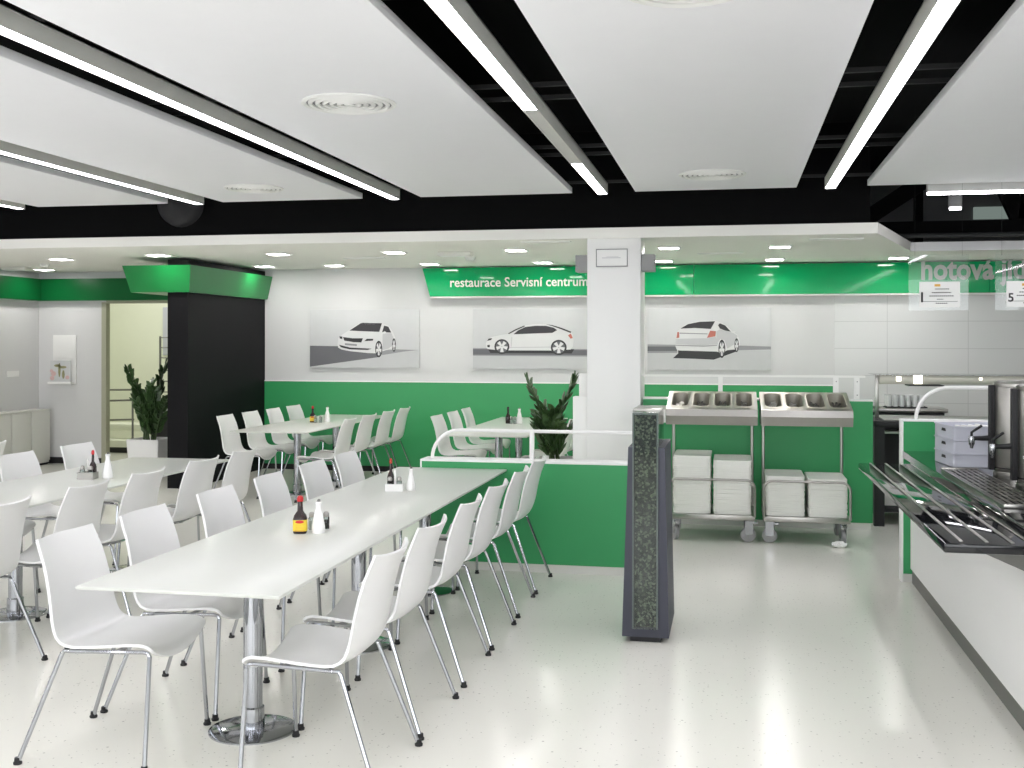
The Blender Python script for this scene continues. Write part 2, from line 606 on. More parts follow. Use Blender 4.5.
# dark roof structure in front of the kitchen
tr = thing('roof_truss', 'black steel roof truss above the kitchen at top right', 'truss', (0, 12.3, 0))
obj('chord', MB().box(1.3, RW - .02, -.06, .06, 2.82, 2.95), M['black'], tr, label='lower black beam')
obj('chord', MB().box(1.3, RW - .02, -.06, .06, 3.4, 3.5), M['black'], tr, label='upper black beam')
for (xa, za, xb, zb) in ((1.35, 2.95, 2.05, 3.42), (2.75, 3.42, 2.95, 2.95), (3.1, 3.42, 3.0, 2.95), (3.6, 3.42, 4.3, 2.95)):
    obj('brace', MB().box(-.085, .085, -.05, .05, 0, math.hypot(xb - xa, zb - za)).xf(
        Matrix.Translation((xa, 0, za)) @ Matrix.Rotation(math.atan2(xb - xa, zb - za), 4, 'Y')), M['black'], tr)
tag(obj('duct_pipe', MB().tube([(1.3, 11.9, 2.765), (RW - .02, 11.9, 2.765)], .025, 10), M['darkgrey']),
    'thin dark pipe running just above the metal kitchen fascia', 'pipe')
tag(obj('duct_pipe', MB().box(2.0, 2.09, 12.9, 13.0, 2.66, 3.6, .004), M['black']),
    'vertical black post between the soffit corner and the roof', 'post')
tag(obj('wall_light_panel', MB().box(2.75, 3.4, BW - .06, BW - .02, 3.10, 3.24), emit('dim_green_white_panel', (150, 165, 158), .5)),
    'pale greenish glowing panel high up behind the dark roof truss', 'light panel')

# dark dome on the beam
rg = []
t = MB()
for i in range(7):
    a = PI / 2 * i / 6
    rg.append((0.25 * math.cos(a), 0.16 * math.sin(a)))
t.lathe(rg, n=28)
t.xf(Matrix.Translation((-5.36, BEAM + .02, 3.05)) @ Matrix.Rotation(PI / 2, 4, 'X'))
tag(obj('dome_speaker', t, mat('satin_black', (48, 48, 50), 0.6, spec=.2)), 'dark half-round dome on the black beam at upper left', 'speaker')


def vent(x, y, R, label):
    r = thing('ceiling_vent', label, 'vent', (x, y, 2.95), 0, 'round ceiling vents')
    obj('rim', MB().lathe([(R * .90, -.001), (R, -.001), (R, -.008), (R * .94, -.014), (R * .90, -.010), (R * .90, -.001)], n=48), M['white'], r)
    obj('backing', MB().lathe([(0, -.0008), (R * .905, -.0008), (R * .905, -.003), (0, -.003)], n=48), M['midgrey'], r)
    for k in range(5):
        q = R * (.86 - .15 * k)
        obj('ring', MB().lathe([(q, -.0025), (q, -.010), (q - R * .035, -.017), (q - R * .085, -.013), (q - R * .085, -.0025)], n=48), M['white'], r)
    obj('core', MB().lathe([(R * .10, -.0025), (R * .10, -.012), (R * .06, -.016), (0, -.016)], n=32), M['white'], r)


vent(-2.03, 5.66, .255, 'round white ceiling vent over the front table, left of the middle strip')
vent(-3.92, 8.6, .245, 'round white ceiling vent at upper left between two light strips')
vent(-.147, 8.55, .255, 'round white ceiling vent near the beam, above the serving trolleys')
vent(-.16, 4.02, .255, 'round white ceiling vent cut off by the top edge of the photo')

# soffit lights
DL = [(-7.59, 11.43, 'in the front row, leftmost'), (-8.88, 13.0, 'in the far left corner by the wall'), (-6.18, 11.1, 'in front of the green box over the black wall'),
      (-4.82, 11.2, 'in the front row, right of the green box'), (-3.51, 11.2, 'in the front row, left of the slim vent'),
      (-5.76, 12.95, 'in the back row, closest to the green box'), (-4.83, 12.95, 'in the back row, above the first car picture'),
      (-3.6, 12.92, 'in the back row, above the left tip of the green sign'), (-2.19, 11.17, 'in the front row, left of the column'),
      (-2.2, 12.92, 'in the back row, above the word centrum'), (-.62, 11.18, 'in the front row, just right of the column'),
      (-.78, 12.92, 'in the back row, just right of the column'), (.47, 11.25, 'in the front row, rightmost'),
      (.48, 12.92, 'in the back row, above the third car picture'), (1.83, 12.92, 'in the back row, near the kitchen corner')]
d0 = None
for x, y, l in DL:
    lab = 'small square ceiling light ' + l
    if d0 is None:
        d0 = thing('downlight', lab, 'light', (x, y, SOF), 0, 'square lights in the rear soffit')
        obj('frame', MB().box(-.115, .115, -.115, -.095, -.010, 0).box(-.115, .115, .095, .115, -.010, 0)
            .box(-.115, -.095, -.095, .095, -.010, 0).box(.095, .115, -.095, .095, -.010, 0), M['white'], d0)
        obj('diffuser', MB().box(-.095, .095, -.095, .095, -.007, -.001), M['down'], d0)
    else:
        d = dup(d0, None, lab)
        d.location = (x, y, SOF)
for (x, y, wd, l) in ((-2.87, 11.3, .36, 'above the green sign'), (-8.93, 12.5, .34, 'near the left wall')):
    r = thing('ceiling_unit', 'flat white rectangular unit on the rear soffit ' + l, 'ceiling unit', (x, y, SOF), 0, 'white units on the soffit')
    obj('body', MB().box(-wd / 2, wd / 2, -.07, .07, -.045, 0, .008), M['offwhite'], r)
    obj('grille', MB().box(-wd / 2 + .03, wd / 2 - .03, -.05, .05, -.049, -.044), M['white'], r)
for (x, y, l) in ((-2.87, 11.98, 'behind the flat unit above the sign'), (-8.26, 12.1, 'near the left wall')):
    r = thing('smoke_detector', 'small white round smoke detector on the soffit ' + l, 'detector', (x, y, SOF), 0, 'smoke detectors')
    obj('body', MB().lathe([(.055, 0), (.055, -.02), (.045, -.04), (.0, -.045)], n=20), M['white'], r)
    obj('base', MB().lathe([(.065, 0), (.065, -.008), (.055, -.01)], n=20), M['white'], r)
for (x, y, l) in ((-4.08, 11.9, 'left of the green sign'), (-.12, 11.93, 'right of the column'), (.94, 10.5, 'near the slanted corner'), (-1.73, 10.3, 'beside the column front')):
    r = thing('slot_vent', 'slim white slot vent in the soffit ' + l, 'vent', (x, y, SOF), 0, 'slim slot vents')
    obj('frame', MB().box(-.24, .24, -.05, -.035, -.008, 0).box(-.24, .24, .035, .05, -.008, 0).box(-.24, -.225, -.035, .035, -.008, 0).box(.225, .24, -.035, .035, -.008, 0), M['white'], r)
    obj('slats', MB().box(-.225, .225, -.034, -.02, -.006, -.001).box(-.225, .225, -.008, .008, -.006, -.001).box(-.225, .225, .02, .034, -.006, -.001), M['offwhite'], r)

# ------------------------------------------------------------------ signs
sg_ = thing('sign_band', 'long glossy green sign along the back wall with pale lettering', 'sign', (0, 13.45, 0))
obj('panel', MB().prism([(-3.845, 2.605), (-3.745, 2.243), (-.45, 2.243), (-.45, 2.605)], 'y', 0, .14), M['green_glass'], sg_)
obj('panel', MB().box(-.445, 2.9, 0, .14, 2.243, 2.605), M['green_glass'], sg_)
obj('panel', MB().box(2.905, RW - .02, 0, .14, 2.243, 2.605), M['green_glass'], sg_)
obj('edge_strip', MB().box(-3.74, RW - .02, .002, .14, 2.228, 2.242), M['white'], sg_)
text_wall('lettering', 'restaurace Servisní centrum', -3.48, 2.365, -.002, 1.745, M['letter'], sg_, .016, kz=1.05, label='pale words restaurace Servisní centrum')
text_wall('lettering', 'hotová jídla', 2.155, 2.405, -.002, 1.33, M['letter_grey'], sg_, .03, kz=1.2, label='grey words hotová jídla')

# hanging clear pane with price sheets
for hx, hl in ((1.44, 'holding the menu sheet numbered 1'), (2.115, 'holding the menu sheet numbered 5')):
    hp = thing('hanging_sign_holder', 'clear hanging pocket ' + hl, 'sign holder', (hx, 9.6, 0), 0, 'clear hanging sign pockets')
    obj('pane', MB().box(0, .47, 0, .005, 1.93, 2.39), M['glass'], hp)
    for wx in (.05, .42):
        obj('wire', MB().tube([(wx, .002, 2.38), (wx, .002, 3.6)], .0007, 5), M['darkgrey'], hp)


def sheet(x0, num, label):
    r = thing('menu_sheet', label, 'paper sheet', (x0, 9.594, 1.955), 0, 'numbered menu sheets')
    obj('paper', MB().box(0, .32, 0, .002, 0, .212), M['paper'], r)
    text_wall('numeral', num, .014, .045, -.0005, .016 if num == '1' else .042, M['ink'], r, .02, .0008)
    b = MB()
    for (a, c, z, h) in ((.125, .235, .148, .007), (.10, .25, .118, .008), (.08, .27, .09, .008), (.14, .19, .064, .006), (.03, .30, .047, .003), (.13, .22, .03, .007)):
        x = a
        while x < c:
            ww = min(c - x, .012 if h > .005 else .3)
            b.box(x, x + ww, -.0012, 0, z, z + h)
            x += ww + .004
    obj('print', b, M['ink'], r)
    obj('stamp', MB().box(.12, .165, -.0012, 0, .172, .192), M['orange'], r)


sheet(1.523, '1', 'white menu sheet numbered 1 hanging below the grey lettering')
sheet(2.198, '5', 'white menu sheet numbered 5 cut off at the right edge of the photo')

# things on the column
r = thing('notice_frame', 'white framed notice with thin dark border high on the column', 'notice', (-1.077, 10.07, 2.438))
obj('backing', MB().box(-.138, .138, -.012, 0, -.077, .077), M['paper'], r)
obj('frame', MB().box(-.145, .145, -.018, 0, .074, .082).box(-.145, .145, -.018, 0, -.082, -.074).box(-.145, -.138, -.018, 0, -.074, .074).box(.138, .145, -.018, 0, -.074, .074), M['midgrey'], r)
obj('print', MB().box(-.09, .08, -.0128, -.0118, -.004, .004).box(-.05, .06, -.0128, -.0118, .008, .012), M['print_sky'], r)
for (xa, xb, l) in ((-1.42, -1.306, 'left'), (-.814, -.69, 'right')):
    r = thing('wall_mount_speaker', 'small grey box speaker on the %s side of the white column' % l, 'speaker', (xa, 10.1, 2.315), 0, 'column speakers')
    obj('body', MB().box(0, xb - xa, 0, .16, 0, .155, .004), M['midgrey'], r)
    obj('grille', MB().box(.01, xb - xa - .01, -.004, 0, .012, .143), mat('grey_mesh', (150, 150, 150), .7), r)

# ------------------------------------------------------------------ car pictures
def ell(cx, cy, rx, ry, n=20):
    return [(cx + rx * math.cos(2 * PI * k / n), cy + ry * math.sin(2 * PI * k / n)) for k in range(n)]


def picture(x0, label, box, layers):
    """box: (left, top, right, bottom) of the canvas in drawing units; layers: (part, material, polygon list)."""
    W, H = 1.476, .755
    r = thing('wall_picture', label, 'picture', (x0, BW - .03, 1.333), 0, 'grey car pictures on the back wall')
    obj('canvas', MB().box(0, W, 0, .028, 0, H, .002), M['print_sky'], r)
    l, t, rr, b = box
    for i, (part, m, polys) in enumerate(layers):
        mb = MB()
        for p in polys:
            pts = []
            for (x, y) in p:
                X = min(max((x - l) / (rr - l), 0), 1) * W
                Z = min(max((b - y) / (b - t), 0), 1) * H
                pts.append((X, Z))
            A = sum(pts[k][0] * pts[(k + 1) % len(pts)][1] - pts[(k + 1) % len(pts)][0] * pts[k][1] for k in range(len(pts)))
            if A < 0:
                pts.reverse()
            d = -.0008 * (i + 1)
            mb.add([(q[0], d, q[1]) for q in pts], [tuple(range(len(pts)))])
        obj(part, mb, M[m], r, fix=False)
    return r


def wheel(cx, cy, rx, ry):
    sp = []
    for k in range(5):
        a = 2 * PI * k / 5 + .3
        d = .30
        sp.append([(cx + rx * .12 * math.cos(a - 1.2), cy + ry * .12 * math.sin(a - 1.2)), (cx + rx * .78 * math.cos(a - d), cy + ry * .78 * math.sin(a - d)),
                   (cx + rx * .78 * math.cos(a + d), cy + ry * .78 * math.sin(a + d)), (cx + rx * .12 * math.cos(a + 1.2), cy + ry * .12 * math.sin(a + 1.2))])
    return ell(cx, cy, rx, ry), ell(cx, cy, rx * .8, ry * .8), sp


w1, w1r, w1s = wheel(626, 383, 28, 64)
w2, w2r, w2s = wheel(744, 352, 15, 52)
picture(-5.399, 'grey picture of a white car seen from the front, left on the back wall', (80, 78, 937, 530), [
    ('floor_print', 'print_floor', [[(80, 390), (937, 386), (937, 530), (80, 530)]]),
    ('shadow_print', 'print_dark', [[(80, 358), (310, 362), (600, 400), (620, 446), (80, 522)]]),
    ('shadow_print', 'print_mid', [[(640, 395), (760, 385), (930, 390), (820, 402), (650, 430)]]),
    ('car_print', 'print_car', [[(300, 350), (306, 300), (340, 270), (388, 240), (470, 186), (560, 178), (650, 184), (702, 204), (735, 250), (755, 295), (757, 345), (742, 372),
                                (660, 398), (600, 416), (540, 414), (400, 400), (335, 388), (306, 374)]]),
    ('door_print', 'print_car2', [[(655, 262), (724, 260), (742, 300), (738, 352), (700, 380), (655, 392)]]),
    ('tyre_print', 'print_shadow', [w1, w2]),
    ('rim_print', 'print_dark', [w1r, w2r]),
    ('spoke_print', 'print_car', w1s + w2s),
    ('window_print', 'print_glass', [[(395, 240), (480, 186), (648, 192), (630, 250), (520, 246)], [(652, 254), (668, 202), (700, 210), (724, 256)]]),
    ('roof_print', 'print_shadow', [[(478, 186), (500, 180), (650, 184), (650, 193), (560, 188)]]),
    ('grille_print', 'print_shadow', [[(345, 290), (420, 300), (502, 300), (490, 332), (430, 330), (355, 318)], [(312, 350), (400, 372), (572, 380), (540, 390), (400, 386), (330, 370)],
                                     [(316, 284), (340, 287), (340, 306), (320, 302)], [(514, 322), (532, 304), (584, 304), (580, 318)]]),
    ('plate_print', 'print_mid', [[(360, 338), (455, 346), (455, 360), (360, 352)]]),
    ('mirror_print', 'print_car', [[(652, 256), (670, 246), (684, 250), (680, 264), (656, 266)]])])
w1, w1r, w1s = wheel(292, 366, 60, 58)
w2, w2r, w2s = wheel(740, 372, 62, 59)
picture(-3.213, 'grey picture of a white car seen from the side, middle of the back wall', (60, 72, 973, 540), [
    ('floor_print', 'print_floor', [[(60, 430), (973, 430), (973, 540), (60, 540)]]),
    ('shadow_print', 'print_mid', [[(60, 378), (973, 384), (973, 442), (60, 438)]]),
    ('shadow_print', 'print_dark', [[(60, 386), (973, 392), (973, 432), (60, 430)]]),
    ('shadow_print', 'print_shadow', [[(180, 384), (860, 386), (840, 418), (200, 416)]]),
    ('car_print', 'print_car', [[(168, 376), (163, 345), (176, 312), (215, 290), (290, 274), (345, 266), (400, 232), (470, 203), (540, 192), (620, 190), (690, 200), (760, 222), (835, 252),
                                (848, 275), (856, 320), (850, 365), (832, 388), (680, 396), (350, 396), (240, 392), (180, 386)]]),
    ('sill_print', 'print_car2', [[(352, 370), (678, 366), (678, 372), (352, 376)], [(368, 290), (374, 290), (368, 366), (362, 366)]]),
    ('tyre_print', 'print_shadow', [w1, w2]),
    ('rim_print', 'print_dark', [w1r, w2r]),
    ('spoke_print', 'print_car', w1s + w2s),
    ('window_print', 'print_glass', [[(385, 270), (420, 240), (480, 213), (560, 204), (640, 205), (700, 219), (728, 238), (690, 259), (540, 264)]]),
    ('roof_print', 'print_shadow', [[(340, 264), (400, 231), (470, 202), (476, 208), (404, 240), (350, 268)], [(640, 193), (690, 199), (760, 220), (838, 250), (832, 260), (755, 230), (690, 207)]]),
    ('headlight_print', 'print_shadow', [[(174, 322), (186, 304), (214, 300), (208, 314)], [(174, 356), (196, 352), (196, 372), (180, 372)]]),
    ('taillight_print', 'print_red', [[(812, 278), (835, 264), (850, 300), (832, 304)]])])
w1, w1r, w1s = wheel(600, 362, 25, 66)
w2, w2r, w2s = wheel(708, 336, 16, 50)
picture(-1.012, 'grey picture of a white car seen from behind, right of the column', (48, 68, 957, 515), [
    ('floor_print', 'print_floor', [[(48, 372), (957, 372), (957, 515), (48, 515)]]),
    ('shadow_print', 'print_mid', [[(48, 330), (270, 334), (270, 392), (48, 394)], [(720, 338), (957, 345), (957, 366), (720, 372)]]),
    ('shadow_print', 'print_dark', [[(48, 346), (270, 346), (270, 378), (48, 380)]]),
    ('shadow_print', 'print_shadow', [[(238, 430), (300, 376), (560, 372), (690, 366), (720, 376), (600, 420), (540, 440), (400, 434)]]),
    ('car_print', 'print_car', [[(257, 345), (261, 290), (268, 240), (295, 212), (350, 180), (440, 162), (550, 160), (600, 176), (640, 202), (682, 240), (716, 262), (728, 300), (732, 335),
                                (700, 366), (640, 372), (600, 392), (560, 382), (400, 378), (270, 374)]]),
    ('door_print', 'print_car2', [[(560, 236), (585, 222), (680, 246), (716, 268), (690, 330), (640, 360), (618, 300), (590, 290), (560, 330)]]),
    ('tyre_print', 'print_shadow', [w1, w2, [(275, 374), (350, 378), (345, 408), (300, 416), (280, 400)]]),
    ('rim_print', 'print_dark', [w1r, w2r]),
    ('spoke_print', 'print_car', w1s + w2s),
    ('window_print', 'print_glass', [[(293, 217), (350, 184), (440, 167), (550, 164), (518, 219), (400, 212)], [(572, 192), (585, 178), (625, 195), (666, 240), (620, 230), (585, 216)]]),
    ('bumper_print', 'print_car2', [[(260, 290), (490, 286), (556, 276), (572, 330), (470, 338), (258, 330)]]),
    ('trim_print', 'print_mid', [[(288, 246), (495, 252), (495, 258), (288, 253)], [(258, 334), (470, 340), (566, 334), (566, 339), (470, 346), (258, 340)]]),
    ('taillight_print', 'print_red', [[(264, 286), (271, 240), (284, 242), (286, 282)], [(490, 284), (514, 232), (556, 236), (552, 272)]]),
    ('mirror_print', 'print_car', [[(668, 236), (700, 234), (696, 246), (674, 247)]])])

# leaflet holder on the left back wall
r = thing('wall_mount_holder', 'white wall holder with a flower leaflet left of the doorway', 'leaflet holder', (-8.98, BW, 1.09))
obj('backplate', MB().box(-.16, .19, -.02, 0, 0, .67, .003), M['white'], r)
obj('ledge', MB().box(-.19, .17, -.1, -.02, 0.0, .03, .003), M['white'], r)
obj('cover', MB().box(-.15, .18, -.026, -.02, .35, .66, .002), M['paper'], r)
r = thing('leaflet', 'leaflet with pink flower print standing in the wall holder', 'leaflet', (-8.99, BW - .06, 1.121))
obj('sheet', MB().box(-.16, .15, -.005, 0, 0, .29), M['print_sky'], r)
lf = MB()
for (x, z, q) in ((-.13, .05, .035), (-.11, .11, .04), (-.14, .15, .025), (.1, .06, .03)):
    lf.prism(ell(x, z, q, q * .9, 9), 'y', -.0065, -.005)
obj('flower_print', lf, M['flower'], r)
lf = MB()
for (x, z, rx, rz_) in ((-.02, .16, .018, .1), (.03, .2, .06, .018), (-.05, .22, .05, .02), (.04, .1, .02, .06)):
    lf.prism(ell(x, z, rx, rz_, 9), 'y', -.0072, -.005)
obj('leaf_print', lf, M['flower2'], r)

# low cabinets along the left wall
for i, (ya, yb, l) in enumerate(((13.08, 13.48, 'in the corner by the back wall'), (12.67, 13.07, 'second from the corner'), (12.26, 12.66, 'third from the corner'))):
    r = thing('low_cabinet', 'low pale grey cabinet along the left wall, ' + l, 'cabinet', (LW + .022, ya, 0), 0, 'low cabinets by the left wall')
    obj('body', MB().box(0, .22, 0, yb - ya, .03, .735, .003), M['offwhite'], r)
    obj('top', MB().box(0, .245, -.003, yb - ya + .003, .735, .755, .003), M['offwhite'], r)
    obj('door', MB().box(.22, .238, .006, yb - ya - .006, .06, .725, .003), M['offwhite'], r)
    obj('plinth', MB().box(0, .2, 0, yb - ya, 0, .03), M['rubber'], r)
tag(obj('wall_socket', MB().box(LW + .001, LW + .012, 12.9, 13.16, 1.2, 1.28, .003), M['white']), 'flat white socket strip on the left wall above the cabinets', 'socket')

# ------------------------------------------------------------------ stair room behind the doorway
stairs = thing('staircase', 'cream stair flight with thin dark rails behind the doorway', 'stairs', (0, 0, 0))
for i, (z, y) in enumerate(((.14, 15.0), (.36, 15.3))):
    obj('step', MB().box(-10.9, -8.75, y, y + .42, z - .05, z + .05, .005), M['cream'], stairs)
obj('side_wall', MB().box(-10.9, -8.75, 15.1, 15.7, .0, .085), M['darkgrey'], stairs)
for (z0, z1) in ((.955, .955), (.77, .80), (.48, .51)):
    obj('rail', MB().tube([(-10.6, 15.0, z0 - .03), (-8.75, 15.0, z1)], .014, 8), M['darksteel'], stairs)
for x in (-10.4, -8.77):
    obj('post', MB().tube([(x, 15.0, 0), (x, 15.0, .97)], .015, 8), M['darksteel'], stairs)
r = thing('ladder_rack', 'thin metal rack with crossbars at the far side of the stair room', 'rack', (-8.85, 15.95, 0))
for x in (0, .55):
    obj('upright', MB().tube([(x, 0, 0), (x, 0, 1.76)], .018, 8), M['darksteel'], r)
for z in (.72, .88, 1.05, 1.22, 1.42, 1.58, 1.74):
    obj('crossbar', MB().tube([(0, 0, z), (.55, 0, z)], .01, 6), M['darksteel'], r)
r = thing('bench_unit', 'dark unit with a white top inside the stair room', 'unit', (-8.15, 14.5, 0))
obj('body', MB().box(0, 1.1, 0, .6, 0, .66), M['rubber'], r)
obj('top', MB().box(-.02, 1.12, -.02, .62, .66, .76, .005), M['white'], r)
tag(obj('wall_mount_board', MB().box(-9.3, -8.9, 16.84, 16.9, 1.45, 2.25, .005), M['bluecrate']), 'pale blue-grey board on the stair room wall', 'board')

# ------------------------------------------------------------------ plants
def frond(base, az, lean, length, nleaf, droop=.25, leaf=.1, start=.2):
    mb = MB()
    P = []
    n = 14
    x = z = 0.0
    ang = lean * .35
    for i in range(n + 1):
        P.append(Vector((base[0] + x * math.cos(az), base[1] + x * math.sin(az), base[2] + z)))
        ang += lean * .65 / n + droop * (i / n) * .08
        x += math.sin(ang) * length / n
        z += math.cos(ang) * length / n
    mb.tube(P, .012, 6, 1, .004)
    side = Vector((-math.sin(az), math.cos(az), 0))
    for k in range(nleaf):
        f = start + (1 - start) * k / (nleaf - 1)
        i = min(int(f * n), n - 1)
        p = P[i].lerp(P[i + 1], f * n - i)
        d = (P[i + 1] - P[i]).normalized()
        q = leaf * (1.0 - .45 * abs(f - .45)) * random.uniform(.85, 1.1)
        nrm = d.cross(side).normalized()
        for sgn in (-1, 1):
            o = (side * sgn * .75 + d * .75 + nrm * random.uniform(-.35, .35)).normalized()
            wv = o.cross(nrm).normalized() * q * .27
            up = nrm * q * .06
            mb.add([p, p + o * q * .35 + wv - up, p + o * q * .75 + wv * .8 - up, p + o * q, p + o * q * .75 - wv * .8 - up, p + o * q * .35 - wv - up,
                    p + o * q * .35 + up, p + o * q * .75 + up * .7],
                   [(0, 1, 6), (1, 2, 7, 6), (2, 3, 7), (3, 4, 7), (4, 5, 6, 7), (5, 0, 6)], 0)
    return mb


def plant(loc, rz, label, pot, fronds):
    r = thing('potted_plant', label, 'plant', loc, rz)
    wt, wb, h = pot
    pm = MB()
    pm.loops([rrect(wb, wb, .012, 0), rrect(wt, wt, .014, h), rrect(wt - .03, wt - .03, .01, h), rrect(wt - .05, wt - .05, .01, h - .05)])
    obj('pot', pm, M['white'], r)
    obj('soil', MB().loops([rrect(wt - .055, wt - .055, .01, h - .049), rrect(wt - .2, wt - .2, .01, h - .035)]), M['soil'], r)
    for (az, lean, L, n, q) in fronds:
        b = (random.uniform(-.07, .07), random.uniform(-.07, .07), h - .05)
        obj('frond', frond(b, math.radians(az) - rz, lean, L, n, leaf=q), [M['leaf'], M['stem']], r, fix=False)


plant((-7.06, 12.5, 0), 0.0, 'dark green plant in a square white pot beside the black wall', (.43, .37, .47),
      [(172, .36, .95, 22, .14), (15, .17, .98, 20, .2), (60, .15, .75, 16, .16), (200, .12, .72, 16, .16), (-60, .25, .66, 14, .15), (-20, .5, .6, 13, .15), (120, .4, .62, 13, .14), (-110, .45, .55, 12, .14), (240, .6, .5, 11, .14)])
plant((-1.66, 10.5, 0), 0.0, 'dark green plant with two tall fronds between the table behind the partition and the column', (.38, .32, .55),
      [(178, .34, .84, 22, .14), (4, .34, .84, 20, .18), (168, .25, .55, 13, .17), (-40, .1, .5, 12, .16), (185, .65, .5, 12, .17), (-90, .3, .42, 11, .16), (200, .5, .38, 10, .16), (-130, .7, .38, 10, .15), (150, .45, .5, 12, .17), (0, .5, .45, 12, .16), (-60, .6, .45, 11, .16)])


# ------------------------------------------------------------------ low green partitions
def partition(name, label, x0, x1, y0, y1, h, edges=True):
    r = thing(name, label, 'partition', (0, 0, 0))
    obj('panel', MB().box(x0 + .012, x1 - .012, y0, y1, .06, h - .015), M['green'], r)
    obj('cap', MB().box(x0, x1, y0 - .004, y1 + .004, h - .015, h, .002), M['white'], r)
    obj('edge', MB().box(x0, x0 + .012, y0 - .004, y1 + .004, 0, h - .015, .002), M['white' if edges else 'green'], r)
    obj('edge', MB().box(x1 - .012, x1, y0 - .004, y1 + .004, 0 if edges else .06, h - .015, .002), M['white' if edges else 'green'], r)
    obj('baseboard', MB().box(x0 + .012, x1 - .012, y0 + .004, y1 - .004, 0, .06), M['offwhite'], r)
    return r


def arc(cx, cz, R, a0, a1, y, n=10):
    return [(cx + R * math.cos(a0 + (a1 - a0) * k / n), y, cz + R * math.sin(a0 + (a1 - a0) * k / n)) for k in range(n + 1)]


p1 = partition('low_partition', 'low green partition with white curved rail at the end of the front table', -2.25, -.52, 7.82, 8.02, .80)
obj('rail', MB().tube([(-2.185, 7.92, .80)] + arc(-2.185 + .21, .80, .21, PI, PI / 2, 7.92)[1:] + [(-.54, 7.92, 1.01)], .013, 10), M['white'], p1)
obj('post', MB().box(-1.447, -1.415, 7.905, 7.935, .80, 1.005, .003), M['white'], p1)
obj('post', MB().box(-.575, -.545, 7.905, 7.935, .80, 1.005, .003), M['white'], p1)
p2 = partition('low_partition', 'long green partition behind the tray trolleys with a double white rail', -.80, 1.23, 10.2, 10.36, 1.156, False)
obj('end_panel', MB().box(-1.455, -1.306, 10.2, 10.36, 0, 1.156, .003), M['white'], p2)
obj('end_panel', MB().box(-1.40, -1.306, 10.22, 10.34, 1.156, 1.37, .003), M['white'], p2)
for y in (10.235, 10.325):
    obj('rail', MB().box(-.81, 1.17, y - .006, y + .006, 1.35, 1.368), M['white'], p2)
for x in (-.10, .92, 1.10):
    for y in (10.235, 10.325):
        obj('post', MB().box(x - .02, x + .02, y - .005, y + .005, 1.156, 1.35), M['white'], p2)
        if x > .5:
            obj('screw', MB().box(x - .005, x + .005, y - .007, y - .005, 1.19, 1.2).box(x - .005, x + .005, y - .007, y - .005, 1.31, 1.32), M['midgrey'], p2)
p3 = partition('low_partition', 'low green partition at the drinks counter end with an arched white rail', 1.157, 3.2, 8.01, 8.12, 1.13)
obj('rail', MB().tube([(1.26, 8.065, 1.13)] + arc(1.26 + .22, 1.13, .22, PI, PI / 2, 8.065)[1:] + [(3.0, 8.065, 1.35)], .013, 10), M['white'], p3)
obj('post', MB().box(2.2, 2.23, 8.05, 8.08, 1.13, 1.345), M['white'], p3)


# ------------------------------------------------------------------ tables
def table(x0, x1, y0, y1, peds, label):
    cx = (x0 + x1) / 2
    r = thing('dining_table', label, 'table', (cx, 0, 0), 0, 'long white dining tables')
    hw = (x1 - x0) / 2
    obj('tabletop', MB().box(-hw, hw, y0, y1, .727, .74, .0025), M['table'], r)
    obj('underframe', MB().box(-.03, .03, y0 + .4, y1 - .4, .69, .727), M['steel'], r)
    for y in peds:
        c = obj('pedestal', MB().lathe([(.041, .02), (.041, .72), (.10, .722), (.10, .727)], 0, y, 28), M['chrome'], r)
        d = obj('base_disc', MB().lathe([(.185, 0), (.185, .006), (.17, .011), (.05, .016), (.048, .10), (.041, .105)], 0, y, 48), M['chrome'], c)
    return r


table(-2.41, -1.595, 3.72, 7.805, (4.39, 5.75, 7.08), 'long white table at the front, with a yellow-labelled sauce bottle on it')
table(-4.69, -3.85, 3.9, 8.03, (4.6, 5.97, 7.33), 'long white table at the left edge of the photo, second row from the aisle')
table(-5.10, -4.26, 10.6, 13.38, (11.4, 12.6), 'long white table against the back wall beside the black wall')
table(-2.80, -1.97, 10.6, 13.38, (11.25, 12.35), 'long white table behind the low green partition, partly hidden by the plant')


